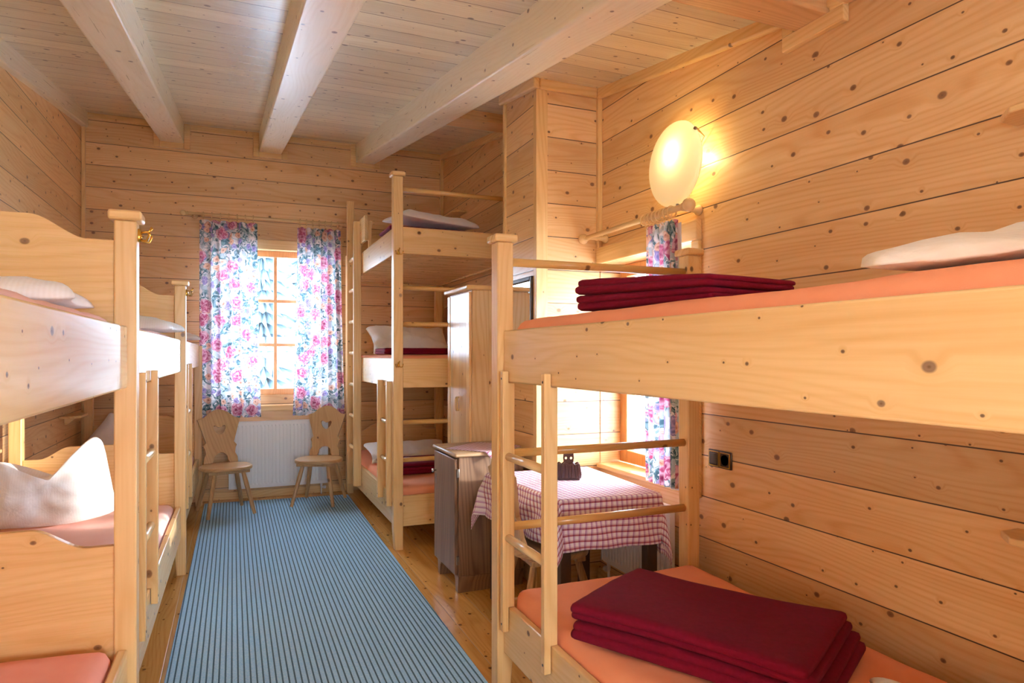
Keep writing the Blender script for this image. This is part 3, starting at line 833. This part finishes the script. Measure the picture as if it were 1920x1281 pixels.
# low foreground blanket: long axis runs from the far left corner to the near right
ang = math.atan2(1.617 - 2.287, 1.818 - 1.443)
blanket('large folded wine red blanket on the lower orange mattress in the right foreground', (1.452, 1.79, .442), .76, .50, (.034, .032, .034, .034), ang, 3, ext=.05, sag=lambda u, v: .008 * math.sin(u * 4 + v * 3))
blanket('long folded wine red blanket on the upper deck of the right foreground bunk', (1.363, 1.837, 1.556), .63, .38, (.028, .026, .028, .026), R(-81.7), 6, tilt=-.45)
blanket('folded wine red blanket under the pillow on the topmost deck', (1.42, 5.25, 2.317), .62, .42, (.027, .027, .027), R(0), 9)
blanket('folded wine red blanket in front of the propped pillow on the middle deck', (1.50, 5.55, 1.401), .74, .40, (.03, .03), 0, 12)
blanket('folded wine red blanket on the lowest deck of the three tier bunk', (1.50, 5.42, .444), .76, .42, (.032, .032, .03), 0, 15)

# ------------------------------------------------------------------ rug
m = MB().hexa([(-.29, .25, .001), (.965, .25, .001), (1.055, 6.75, .001), (-.245, 6.84, .001)], [(-.29, .25, .010), (.965, .25, .010), (1.055, 6.75, .010), (-.245, 6.84, .010)])
o = m.build('rug', RUG, org=(.36, 3.5, 0), bevel=.003)
tag(o, 'long blue ribbed runner rug with dark stripes down the aisle', 'rug')

# ------------------------------------------------------------------ carved chairs
def chair_parts(root, name='chair'):
    seat = []
    for k in range(40):
        a = 2 * PI * k / 40
        x = .215 * math.copysign(abs(math.cos(a)) ** .8, math.cos(a)); y = .20 * math.copysign(abs(math.sin(a)) ** .8, math.sin(a))
        if y > 0: x *= 1 - .22 * (y / .2) ** 2
        seat.append((x, y))
    MB().prism(seat, 2, .398, .43).build('seat', CHS, root, bevel=.008)
    MB().box(-.17, .17, .10, .15, .372, .398).build('seat_batten', CHL, root, bevel=.004)
    MB().box(-.17, .17, -.14, -.09, .372, .398).build('seat_batten', CHL, root, bevel=.004)
    out = [(-.145, .0), (-.075, 0), (-.06, .025), (-.055, .06), (-.03, .085), (0, .092), (.03, .085), (.055, .06), (.06, .025), (.075, 0), (.145, .0), (.142, .05), (.124, .085), (.13, .13), (.142, .155), (.118, .185), (.128, .215), (.15, .29), (.182, .395), (.13, .412), (.08, .455), (.035, .478), (0, .485), (-.035, .478), (-.08, .455), (-.13, .412), (-.182, .395), (-.15, .29), (-.128, .215), (-.118, .185), (-.142, .155), (-.13, .13), (-.124, .085), (-.142, .05)]
    heart = [(0, .255), (.028, .27), (.046, .30), (.052, .325), (.04, .337), (.022, .328), (0, .318), (-.022, .328), (-.04, .337), (-.052, .325), (-.046, .30), (-.028, .27)]
    b = flat_cut([out, smooth_pts(heart, 3)], .024, .003)
    b.xf(Matrix.Translation((0, .165, .428)) @ Matrix.Rotation(R(-12), 4, 'X'))
    b.build('backrest', CHB, root)
    for sx, sy in ((-1, -1), (1, -1), (-1, 1), (1, 1)):
        p0 = Vector((sx * .115, sy * .115, .385)); p1 = Vector((sx * .19, sy * .205, 0.018))
        m = MB(); pts = [p0.lerp(p1, t) for t in (0, .3, 1)]
        m.tube([tuple(p) for p in pts], [.017, .021, .016], 8)
        m.build('leg', CHL, root, bevel=.002)
GC = 'carved farmhouse chairs'
c1 = thing('chair', 'carved wooden chair with heart cutout, left of the white radiator', 'chair', (-.06, 6.36, 0), (0, 0, R(14)), GC, local=True)
chair_parts(c1)
index_children()
c2 = copy_tree(c1); c2.location = (.745, 6.46, 0); c2.rotation_euler = (0, 0, R(-24)); c2['label'] = 'carved wooden chair with heart cutout, right of the white radiator by the tall ladder'
c3 = copy_tree(c1); c3.location = (1.485, 3.09, 0); c3.rotation_euler = (0, 0, R(88)); c3['label'] = 'carved wooden chair tucked under the checked table behind the bunk ladder'

# ------------------------------------------------------------------ radiators
def radiator(label, axis, a0, a1, wallpos, z0, z1, sgn, slim=False, valve=True):
    """ribbed panel radiator; sgn = direction from wall into the room"""
    loc = [0, 0, z0]; loc[axis] = wallpos; loc[1 - axis] = (a0 + a1) / 2
    t = thing('radiator', label, 'radiator', loc)
    f0, f1 = wallpos + sgn * .03, wallpos + sgn * (.062 if slim else .10)
    def P(a, d, z): return (a, d, z) if axis == 1 else (d, a, z)
    m = MB(); nrib = int((a1 - a0) / .034)
    prof = []
    for k in range(nrib):
        s0 = a0 + .02 + (a1 - a0 - .04) * k / nrib; w_ = (a1 - a0 - .04) / nrib
        prof += [(s0, f1), (s0 + w_ * .62, f1), (s0 + w_ * .70, f1 - sgn * .012), (s0 + w_ * .92, f1 - sgn * .012)]
    prof = [(a0, f1 - sgn * .01)] + prof + [(a1, f1 - sgn * .01)]
    b = 0
    zs = [z0, z0 + .03, z0 + .045, z1 - .045, z1 - .03, z1]
    for z, fl in zip(zs, (1, 1, 0, 0, 1, 1)):
        for (a, d) in prof: m.v.append(P(a, (f1 - sgn * .002 if fl and a0 < a < a1 else d), z))
    N = len(prof)
    for r in range(5):
        for i in range(N - 1): m.f.append((r * N + i, r * N + i + 1, (r + 1) * N + i + 1, (r + 1) * N + i))
    m.build('front_panel', WHITE, t)
    m = MB()
    def B(x0, x1, d0, d1, zz0, zz1):
        if axis == 1: m.box(x0, x1, min(d0, d1), max(d0, d1), zz0, zz1)
        else: m.box(min(d0, d1), max(d0, d1), x0, x1, zz0, zz1)
    B(a0 - .004, a0 + .002, f0, f1, z0, z1); B(a1 - .002, a1 + .004, f0, f1, z0, z1); B(a0, a1, f0, f0 + sgn * .012, z0, z1)
    B(a0 - .004, a1 + .004, f0, f1 - sgn * .002, z1, z1 + .006)
    m.build('casing', WHITE, t, bevel=.002)
    m = MB()
    for a in (a0 + .12, a1 - .12):
        m = MB(); B(a - .015, a + .015, wallpos + sgn * .002, f0 + sgn * .003, z0 + .1, z1 - .1); m.build('bracket', WHITE, t)
    if valve:
        av = a1 - .06; d = (f0 + f1) / 2
        m = MB(); m.tube([P(av, d, z0), P(av, d, z0 - .04), P(av + .02, d, z0 - .045)], .012, 10); m.tube([P(av + .02, d, z0 - .045), P(av + .045, d, z0 - .045)], .016, 12); m.tube([P(av, d, z0 - .04), P(av, d, .0)], .008, 8)
        m.build('valve', WHITE, t, smooth=True)
    return t
radiator('white panel radiator under the back window between the two chairs', 1, -.035, .88, YB, .11, .745, -1)
radiator('white panel radiator under the checked table by the right window', 0, 2.82, 3.5, XR, .16, .62, -1, slim=True)

# ------------------------------------------------------------------ curtains and rods
def rod(label, axis, pos, a0, a1, z, wallpos, ball=.026, r=.0135, brackets=None):
    def P(a, d, zz): return (a, d, zz) if axis == 0 else (d, a, zz)
    loc = P((a0 + a1) / 2, wallpos, z)
    t = thing('curtain_rod', label, 'curtain rod', loc)
    MB().cyl(P(a0, pos, z), P(a1, pos, z), r, 16).build('rod', GLZ, t, smooth=True)
    for e, sg in ((a0, -1), (a1, 1)):
        m = MB(); prof = [(.0137, 0), (.018, .004), (.018, .010), (.011, .016)] + [(ball * math.sin(PI * k / 10) if 0 < k < 10 else .004, .016 + ball - ball * math.cos(PI * k / 10)) for k in range(1, 11)]
        m.lathe([(q, sg * h) for q, h in prof], (0, 0, 0), axis=axis, n=20)
        m.xf(Matrix.Translation(P(e, pos, z)))
        m.build('finial', GLZ, t, smooth=True)
    for a in (brackets or (a0 + .04, a1 - .04)):
        sg = 1 if wallpos > pos else -1
        m = MB(); ln = abs(wallpos - pos)
        prof = [(.012, .012), (.012, ln * .35), (.016, ln * .45), (.012, ln * .55), (.016, ln * .8), (.026, ln * .9), (.026, ln - .001)]
        m.lathe([(q, sg * h) for q, h in prof], (0, 0, 0), axis=1 - axis, n=18); m.xf(Matrix.Translation(P(a, pos, z)))
        m.build('bracket', GLZ, t, smooth=True)
    return t
def curtain(label, axis, pos, top, bot, ztop, zbot, folds, amp, rodz, rings, sg=1, seed=0, lining=None, hem=None, rodpos=None, tilt=0, puddle=None):
    """top/bot: (a0, a1) extents; folds across; hangs in a plane axis"""
    def P(a, d, z): return (a, d, z) if axis == 0 else (d, a, z)
    c = thing('curtain', label, 'curtain', P((top[0] + top[1]) / 2, pos, zbot), group='floral window curtains')
    W = folds * .105
    def fn(u, v):                         # v 0 = top
        a0 = top[0] + (bot[0] - top[0]) * v ** 1.5; a1 = top[1] + (bot[1] - top[1]) * v ** 1.5
        uu = u + .012 * math.sin(u * 17 + seed) + .02 * nz((u * 3, v, 0), 1.5, seed)
        ph = 2 * PI * folds * uu + .5 * nz((u * 4, v * 2, 3), 1, seed)
        A = amp * (.55 + .45 * v) * (1 + .5 * nz((u * 6, v * 1.2, 1), 1, seed + 2))
        a = a0 + (a1 - a0) * u + .25 * amp * math.cos(ph)
        d = pos + tilt * v + A * math.sin(ph) + .3 * A * math.sin(2 * ph + seed)
        z = ztop + (zbot - ztop) * v + (.012 * abs(math.sin(ph / 2)) if v == 0 else 0)
        if puddle: z += puddle(u) * v ** 3
        return P(a, d, z)
    m = MB().grid(int(folds * 14), 40, fn, lambda u, v: (u * W + seed * .7, (1 - v) * (ztop - zbot) + seed * .31))
    m.build('fabric', FLORAL, c, smooth=True)
    if lining:
        l0, l1 = lining
        MB().grid(4, 30, lambda u, v: P(l0 + (l1 - l0) * u, pos + tilt * v + .014 * math.sin(u * 3), ztop - .01 + (zbot - ztop) * v), lambda u, v: (u, v)).build('lining', LINING, c, smooth=True)
    rp = rodpos if rodpos is not None else pos
    for k in range(rings):
        u = (k + .5) / rings
        a = top[0] + (top[1] - top[0]) * u
        ph = k * .37
        m = MB(); pts = []
        for q in range(20):
            th = 2 * PI * q / 20
            pts.append(P(a + .006 * math.sin(ph), rp + .027 * math.cos(th), rodz - .0075 + .027 * math.sin(th)))
        m.tube(pts, .0045, 8, closed=True)
        m.tube([P(a, rp, rodz - .036), P(a, pos, ztop - .005)], .002, 6)
        m.build('ring', GLZ, c, smooth=True)
    return c
YR = 6.875
rod('light wooden curtain rod above the back window', 0, YR, -.385, 1.04, 2.715, YB, brackets=(-.335, 1.012))
curtain('floral curtain on the left of the back window', 0, YR, (-.295, .21), (-.30, .245), 2.655, .80, 6, .024, 2.715, 7, seed=1)
curtain('floral curtain on the right of the back window beside the tall ladder', 0, YR, (.58, .995), (.535, 1.035), 2.645, .80, 6, .028, 2.715, 7, seed=2.6)
rod('wooden curtain rod with ball ends under the wall lamp', 1, 1.985, 2.63, 3.56, 2.108, XR, ball=.032, r=.0145, brackets=(2.66, 3.545))
curtain('bunched floral curtain at the right window behind the foreground bunk', 1, 2.005, (2.70, 2.96), (2.72, 2.98), 2.055, .735, 5.5, .026, 2.108, 8, seed=4.2, lining=(2.665, 2.78), rodpos=1.985, tilt=.02)

# ------------------------------------------------------------------ wall lamp
LX, LY, LZ = 2.03, 2.74, 2.343
L = thing('wall_lamp', 'round frosted glass wall lamp glowing yellow above the right window', 'wall lamp', (XR, LY, LZ))
prof = [(.001, -.050)] + [(.208 * math.sin(k / 14 * PI / 2), -.050 + .045 * (k / 14) ** 2.2) for k in range(1, 15)]
m = MB(); n_ = 48
for (r_, h_) in prof:
    for k in range(n_):
        a = 2 * PI * k / n_; m.v.append((LX + h_, LY + r_ * math.cos(a), LZ + r_ * math.sin(a)))
for i in range(len(prof) - 1):
    for k in range(n_):
        l = (k + 1) % n_; m.f.append((i * n_ + k, i * n_ + l, (i + 1) * n_ + l, (i + 1) * n_ + k))
m.build('lamp_shade', SHADE, L, smooth=True, solid=.004)
MB().lathe([(.07, -.03), (.075, -.024), (.075, -.001), (.07, -.0005)], (XR, LY, LZ), axis=0).build('wall_plate', WHITE, L, smooth=True)
MB().lathe([(.012, -.045), (.016, -.03), (.016, -.028)], (XR, LY, LZ), axis=0).build('lamp_holder', WHITE, L, smooth=True)
for a in (R(38), R(158), R(278)):
    p = Vector((LX - .004, LY - .207 * math.cos(a), LZ + .207 * math.sin(a)))
    m = MB(); m.tube([tuple(p + Vector((-.012, 0, 0))), tuple(p + Vector((.0, 0, 0))), (XR - .02, p.y + .03 * math.cos(a), p.z - .03 * math.sin(a)), (XR - .001, LY - .06 * math.cos(a), LZ + .06 * math.sin(a))], [.008, .007, .003, .003], 10)
    m.lathe([(.003, -.016), (.010, -.012), (.010, -.004), (.004, .002)], tuple(p), axis=0, n=14)
    m.build('clip', STEEL, L, smooth=True)
lp = bpy.data.lights.new('lamp_bulb', 'POINT'); lp.energy = 1.8; lp.color = (1, .80, .38); lp.shadow_soft_size = .016
lo = bpy.data.objects.new('lamp_bulb', lp); COL.objects.link(lo); lo.location = (LX - .014, LY - .025, LZ + .045)

# ------------------------------------------------------------------ socket
S = thing('wall_socket', 'dark bronze light switch and power socket plate on the right wall', 'socket', (XR, 2.51, .908))
MB().box(XR - .010, XR, 2.425, 2.585, .868, .95).build('cover_plate', BRONZE, S, bevel=.006)
for (a, b) in ((2.432, 2.502), (2.508, 2.578)):
    m = MB(); z0, z1 = .874, .944
    m.box(XR - .0125, XR - .0098, a, b, z0, z0 + .004); m.box(XR - .0125, XR - .0098, a, b, z1 - .004, z1); m.box(XR - .0125, XR - .0098, a, a + .004, z0 + .004, z1 - .004); m.box(XR - .0125, XR - .0098, b - .004, b, z0 + .004, z1 - .004)
    m.build('gold_edge', GOLD, S)
MB().box(XR - .016, XR - .0098, 2.515, 2.571, .881, .937).build('rocker_switch', BRONZE, S, bevel=.003)
m = MB(); m.lathe([(.026, -.0125), (.023, -.0125), (.022, -.0105), (.001, -.0103)], (XR, 2.467, .909), axis=0, n=28); m.build('socket_insert', BLACK, S, smooth=True)

# ------------------------------------------------------------------ wall shelves
def shelf(label, x, y0, y1, z, sg):
    """little board shelf on the wall with chamfered outer corners; sg = into the room"""
    d = .14
    m = MB().prism([(x, y0), (x + sg * d * .55, y0), (x + sg * d, y0 + .06), (x + sg * d, y1 - .06), (x + sg * d * .55, y1), (x, y1)], 2, z, z + .02)
    t = thing('wall_shelf', label, 'shelf', (x, (y0 + y1) / 2, z), group='small wooden berth shelves')
    m.build('shelf_board', TY, t, bevel=.004)
    MB().prism([(x, z - .06), (x, z), (x + sg * .09, z), (x + sg * .02, z - .06)], 1, (y0 + y1) / 2 - .012, (y0 + y1) / 2 + .012).build('shelf_bracket', TX, t, bevel=.002)
shelf('small wooden wall shelf beside the pillow on the topmost deck', XR, 6.18, 6.62, 2.79, -1)
shelf('small wooden wall shelf behind the wardrobe at the middle deck', XR, 6.25, 6.55, 1.87, -1)
shelf('small wooden wall shelf behind the wardrobe at the lowest deck', XR, 6.25, 6.55, .87, -1)
shelf('small wooden wall shelf at the right edge above the white pillow', XR, .80, 1.225, 2.065, -1)
shelf('small wooden wall shelf at the right edge in the lower berth', XR, .80, 1.225, .875, -1)
shelf('small wooden wall shelf in the corner above the peaked pillow', xl(6.5), 6.15, 6.55, .895, 1)
shelf('small wooden wall shelf by the pale post above the crumpled pillow', xl(4.2), 3.95, 4.36, .88, 1)

# ------------------------------------------------------------------ wardrobe, cabinet, mirror
A = thing('wardrobe', 'tall narrow pale pine wardrobe between the three tier bunk and the boxed pier', 'wardrobe', (1.76, 4.42, 0))
ax0, ax1, ay0, ay1, ah = 1.443, 2.08, 4.18, 4.665, 1.83
MB().box(ax0 + .02, ax1, ay0, ay1, .06, ah).build('body', WZ, A, bevel=.004)
MB().box(ax0 - .025, ax1, ay0 - .025, ay1 + .012, ah, ah + .03).build('top_board', TX, A, bevel=.008)
MB().box(ax0 + .05, ax1, ay0 + .02, ay1 - .02, 0, .06).build('plinth', BX, A)
d = MB().box(ax0, ax0 + .019, ay0 + .005, ay1 - .07, .07, ah - .012).build('door', WZ, A, bevel=.004)
m = MB(); hz_ = 1.06; hy = 4.40
pts = [(ax0 - .018, hy + .022 * math.copysign(abs(math.cos(a)) ** .7, math.cos(a)), hz_ + .045 * math.copysign(abs(math.sin(a)) ** .7, math.sin(a))) for a in [2 * PI * k / 28 for k in range(28)]]
m.tube(pts, .006, 8, closed=True); m.cyl((ax0 - .018, hy, hz_ + .045), (ax0 + .001, hy, hz_ + .045), .005, 8); m.cyl((ax0 - .018, hy, hz_ - .045), (ax0 + .001, hy, hz_ - .045), .005, 8)
m.build('handle', GLZ, d, smooth=True)
MB().box(ax0 - .002, ax0 + .019, ay1 - .066, ay1 - .002, .07, ah - .012).build('door_stile', BZ, A, bevel=.006)

K = thing('cabinet', 'dark stained low cabinet with worn top beside the foreground bunk post', 'cabinet', (1.41, 3.93, 0))
kx0, kx1, ky0, ky1, kh = 1.215, 1.63, 3.71, 4.15, .80
MB().box(kx0, kx1, ky0, ky1, .10, kh).build('body', DZ, K, bevel=.004)
MB().box(kx0 - .03, kx1 + .015, ky0 - .025, ky1 + .015, kh, kh + .024).build('top', DXL, K, bevel=.009)
d = MB().box(kx0 - .022, kx0 - .001, ky0 + .008, ky1 - .004, .11, kh - .012).build('door', DZ, K, bevel=.004)
for z in (.68, .17): MB().box(kx0 - .012, kx0 + .004, ky0 - .003, ky0 + .009, z, z + .05).build('hinge', STEEL, d, bevel=.002)
m = MB(); m.lathe([(.004, -.0225), (.004, -.035), (.011, -.038), (.013, -.044), (.009, -.050), (.002, -.052)], (kx0, ky1 - .05, .665), axis=0, n=16); m.build('knob', CHROME, d, smooth=True)
m = MB(); m.box(kx0 - .0245, kx0 - .0215, ky1 - .06, ky1 - .04, .58, .645); m.build('key_plate', STEEL, d, bevel=.001)
m = MB()
m.prism([(ky0 + .0, .10), (ky0 + .10, .10), (ky0 + .07, .07), (ky0 + .06, 0), (ky0 + .015, 0), (ky0 + .01, .06)], 0, kx0, kx1)
m.build('foot', DZ, K, bevel=.003); m = MB()
m.prism([(ky1 - .0, .10), (ky1 - .10, .10), (ky1 - .07, .07), (ky1 - .06, 0), (ky1 - .015, 0), (ky1 - .01, .06)], 0, kx0, kx1)
m.build('foot', DZ, K, bevel=.003)
# small checked cloth on the cabinet
def clothpt(u, v):
    s, t = (u - .5) * .36, (v - .5) * .36
    a = R(38); x = 1.445 + s * math.cos(a) - t * math.sin(a); y = 3.875 + s * math.sin(a) + t * math.cos(a)
    z = kh + .0265 + .001 * nz((x, y, 0), 12)
    e = ky0 - .029
    x = min(x, kx1 + .03)
    if y < e: z -= (e - y) * .93; y = e - .006 - (e - y) * .18
    return (x, y, z)
o = MB().grid(40, 40, clothpt, lambda u, v: (u * .40, v * .40)).build('table_mat', PLAID, smooth=True, org=(1.445, 3.905, kh + .024), solid=.0015)
tag(o, 'small red checked cloth lying on the dark cabinet top', 'cloth')
Mi = thing('mirror', 'framed mirror hanging on the left face of the boxed pier', 'mirror', (PX, 3.86, 1.6))
my0, my1, mz0, mz1 = 3.655, 4.06, 1.30, 1.875
m = MB()
for (a, b, c_, d_) in ((my0, my0 + .028, mz0, mz1), (my1 - .028, my1, mz0, mz1), (my0 + .028, my1 - .028, mz0, mz0 + .028), (my0 + .028, my1 - .028, mz1 - .028, mz1)):
    m.box(PX - .026, PX - .001, a, b, c_, d_)
m.build('frame', MIRF, Mi, bevel=.006)
MB().box(PX - .012, PX - .006, my0 + .024, my1 - .024, mz0 + .024, mz1 - .024).build('glass', MIRG, Mi)

# ------------------------------------------------------------------ table with checked cloth
tz = .715
TC = [(1.415, 2.79), (1.94, 2.745), (1.985, 3.57), (1.345, 3.59)]      # front left, front right, back right, back left
T_ = thing('table', 'small dark legged table under the red checked cloth', 'table', (1.7, 3.15, 0))
m = MB().hexa([(x, y, tz - .024) for x, y in TC], [(x, y, tz) for x, y in TC]); m.build('tabletop', DTL, T_, bevel=.004)
cxt, cyt = sum(p[0] for p in TC) / 4, sum(p[1] for p in TC) / 4
LG = [(p[0] + (cxt - p[0]) * .13, p[1] + (cyt - p[1]) * .10) for p in TC]
for (x, y) in LG:
    MB().box(x - .028, x + .028, y - .028, y + .028, 0, tz - .024).build('leg', DTL, T_, bevel=.004)
m = MB()
for i in range(4):
    p, q = Vector(LG[i]), Vector(LG[(i + 1) % 4]); d_ = (q - p).normalized(); n_ = Vector((-d_.y, d_.x)) * .01; a = p + d_ * .03; b = q - d_ * .03
    m.hexa([(*(a - n_), tz - .11), (*(b - n_), tz - .11), (*(b + n_), tz - .11), (*(a + n_), tz - .11)], [(*(a - n_), tz - .0245), (*(b - n_), tz - .0245), (*(b + n_), tz - .0245), (*(a + n_), tz - .0245)])
m.build('apron', DTL, T_)
DR = .245
LW, LH = .57, .83
def cl_s(u): return -DR + u * 4 * DR if u < .25 else ((u - .25) * 2 * LW if u < .75 else LW + (u - .75) * 4 * .30)
def cl_t(v): return -DR + v * 4 * DR if v < .25 else ((v - .25) * 2 * LH if v < .75 else LH + (v - .75) * 4 * DR)
def tcloth(u, v):
    """u across (x), v along (y); cloth runs DR beyond every edge (less at the window side)"""
    s, t = cl_s(u), cl_t(v)
    sc_, tc_ = min(max(s, 0), LW), min(max(t, 0), LH)
    a, b = sc_ / LW, tc_ / LH
    x = (TC[0][0] * (1 - a) + TC[1][0] * a) * (1 - b) + (TC[3][0] * (1 - a) + TC[2][0] * a) * b
    y = (TC[0][1] * (1 - a) + TC[1][1] * a) * (1 - b) + (TC[3][1] * (1 - a) + TC[2][1] * a) * b
    ds, dt = s - sc_, t - tc_
    r = math.hypot(ds, dt); z = tz + .003
    if r > 1e-6:
        nx_, ny_ = ds / r, dt / r
        k2 = abs(2 * nx_ * ny_)
        lo = .05 + .24 * k2 ** 1.5
        wave = .010 * math.sin((s + t) * 26 + 1.3) * min(1, r / .1) * (1 - k2)
        if dt > 0: lo = .03 if ds > -.02 else .10 + .15 * k2       # against the pier
        if ds > 0 and dt >= -.001: lo = .02
        if ds > 0 and dt < 0: lo = .30 * k2
        if ds < 0 and dt > 0: lo = .34
        out = r * lo + .006 + wave
        if dt > 0 and ds >= 0: out = min(out, .014)
        if ds > 0 and dt > -.01: out = min(out, .014)
        drop = math.sqrt(max(r * r - out * out, 0)) if r > out else 0
        if ds > 0 and dt < 0:
            nx_ *= .30; out = min(out, .095)
        x += nx_ * out; y += ny_ * out * (.25 if (dt > 0) else 1)
        z -= max(drop - .003, 0)
    return (x, y, z)
mb = MB().grid(72, 84, tcloth, lambda u, v: (cl_s(u), cl_t(v)))
o = mb.build('tablecloth', PLAID, smooth=True, org=(1.7, 3.15, tz), solid=.0015)
tag(o, 'red and white checked tablecloth draped over the nook table', 'tablecloth')

# napkin holder
H = thing('napkin_holder', 'carved dark brown wooden napkin holder on the checked tablecloth', 'napkin holder', (1.69, 3.24, tz + .005), (0, 0, R(-24)), local=True)
MB().box(-.06, .06, -.032, .032, 0, .01).build('base', NAPK, H, bevel=.003)
fan = [(-.066, .008), (-.07, .03), (-.06, .085), (-.05, .092), (-.036, .082), (-.022, .096), (0, .086), (.022, .096), (.036, .082), (.05, .092), (.06, .085), (.07, .03), (.066, .008)]
for sy in (-1, 1):
    f = flat_cut([fan], .008, .002); f.xf(Matrix.Translation((0, sy * .026, 0)))
    for k in range(-3, 4):
        f.tube([(k * .018, sy * .0305, .012), (k * .016, sy * .0315, .082)], .0035, 6)
    f.build('side_panel', NAPK, H)
hand = [(-.026, .088), (-.03, .115), (-.028, .14), (-.018, .17), (0, .18), (.018, .17), (.028, .14), (.03, .115), (.026, .088)]
def hole(cx, cy, r): return [(cx + r * math.cos(a), cy + r * 1.2 * math.sin(a)) for a in [2 * PI * k / 12 for k in range(12)]]
flat_cut([[(-.03, .008), (.03, .008)] + hand[::-1], hole(0, .15, .006), hole(-.014, .115, .006), hole(.014, .115, .006)], .010, .002).build('handle', NAPK, H)

# ------------------------------------------------------------------ outside
struct(MB().box(XR + .25, XR + 1.5, 1.2, 5.2, 2.12, 2.28).build('added_eave', MBEAMX))  # overhang out of view, added to cut sky light through the right window
struct(MB().hexa([(-60, -60, -1.2), (80, -60, -1.2), (80, 120, -1.2), (-60, 120, -1.2)], [(-60, -60, -1.0), (80, -60, -1.0), (80, 120, -1.0), (-60, 120, -1.0)]).build('ground', SNOW))
def fir(label, x, y, h, seed):
    t = thing('fir_tree', label, 'tree', (x, y, -1.0), group='snowy firs beyond the back window')
    MB().tube([(x, y, -1.0), (x, y, -1 + h * .95)], [h * .02, h * .004], 8).build('trunk', BARK, t)
    m = MB(); rnd = random.Random(seed); tiers = 22
    for k in range(tiers):
        z = -1 + h * (.12 + .86 * k / tiers); r = h * .20 * (1 - k / tiers) + .05; n = 46
        b = len(m.v); m.v.append((x, y, z + h * .075))
        for q in range(n):
            rr = r * (1 if q % 2 else .5) * rnd.uniform(.65, 1.2); a = 2 * PI * q / n + k
            m.v.append((x + rr * math.cos(a), y + rr * math.sin(a), z - (.02 * h * rnd.uniform(.3, 1.6) if q % 2 else 0)))
        for q in range(n): m.f.append((b, b + 1 + q, b + 1 + (q + 1) % n))
    m.build('branches', FIR, t)
fir('snowy fir tree seen through the left panes of the back window', 1.0, 26, 10, 1)
fir('snowy fir tree seen through the right panes of the back window', 3.2, 32, 13, 2)
fir('snowy fir tree farther off, hidden mostly by the left curtain', -2.2, 30, 11, 3)

# ------------------------------------------------------------------ light
Wd = bpy.data.worlds.new('world'); SC.world = Wd; Wd.use_nodes = True
bg = Wd.node_tree.nodes['Background']; bg.inputs[0].default_value = (.58, .78, 1.0, 1); bg.inputs[1].default_value = 25.0
sun = bpy.data.lights.new('sun', 'SUN'); sun.energy = 4.0; sun.angle = R(2.0); sun.color = (1, .93, .82)
so = bpy.data.objects.new('sun', sun); COL.objects.link(so)
so.rotation_euler = Vector((-1, .42, -.20)).to_track_quat('-Z', 'Y').to_euler()
portal('portal_back', ((W1['x0'] + W1['x1']) / 2, YB + .24, (W1['z0'] + W1['z1']) / 2), (R(-90), 0, 0), W1['x1'] - W1['x0'], W1['z1'] - W1['z0'])
portal('portal_right', (XR + .24, (W2['y0'] + W2['y1']) / 2, (W2['z0'] + W2['z1']) / 2), (0, R(90), 0), W2['z1'] - W2['z0'], W2['y1'] - W2['y0'])
portal('portal_left', (xl(-1.3) - .24, (W4['y0'] + W4['y1']) / 2, (W4['z0'] + W4['z1']) / 2), (0, R(-90), 0), W4['z1'] - W4['z0'], W4['y1'] - W4['y0'])
portal('portal_near', (XR + .24, (W5['y0'] + W5['y1']) / 2, (W5['z0'] + W5['z1']) / 2), (0, R(90), 0), W5['z1'] - W5['z0'], W5['y1'] - W5['y0'])
portal('portal_front', ((W3['x0'] + W3['x1']) / 2, YF - .24, (W3['z0'] + W3['z1']) / 2), (R(90), 0, 0), W3['x1'] - W3['x0'], W3['z1'] - W3['z0'])

# ------------------------------------------------------------------ camera
cam = bpy.data.cameras.new('camera'); co = bpy.data.objects.new('camera', cam); COL.objects.link(co); SC.camera = co
f = 1250.0; yaw = math.atan(523 / f)
cam.sensor_fit = 'HORIZONTAL'; cam.sensor_width = 36; cam.lens = 36 * f / 1920
cam.shift_y = (665 - 640.5) / 1920
cam.clip_start = .02; cam.clip_end = 300
co.location = (0, 0, 1.40); co.rotation_euler = (R(90), 0, -yaw)
vs = SC.view_settings; vs.view_transform = 'Standard'; vs.look = 'None'; vs.exposure = 0.92; vs.gamma = 1; vs.use_curve_mapping = False
SC.display_settings.display_device = 'sRGB'
SC.cycles.max_bounces = 10; SC.cycles.diffuse_bounces = 6; SC.cycles.transparent_max_bounces = 12
SC.cycles.sample_clamp_indirect = 6
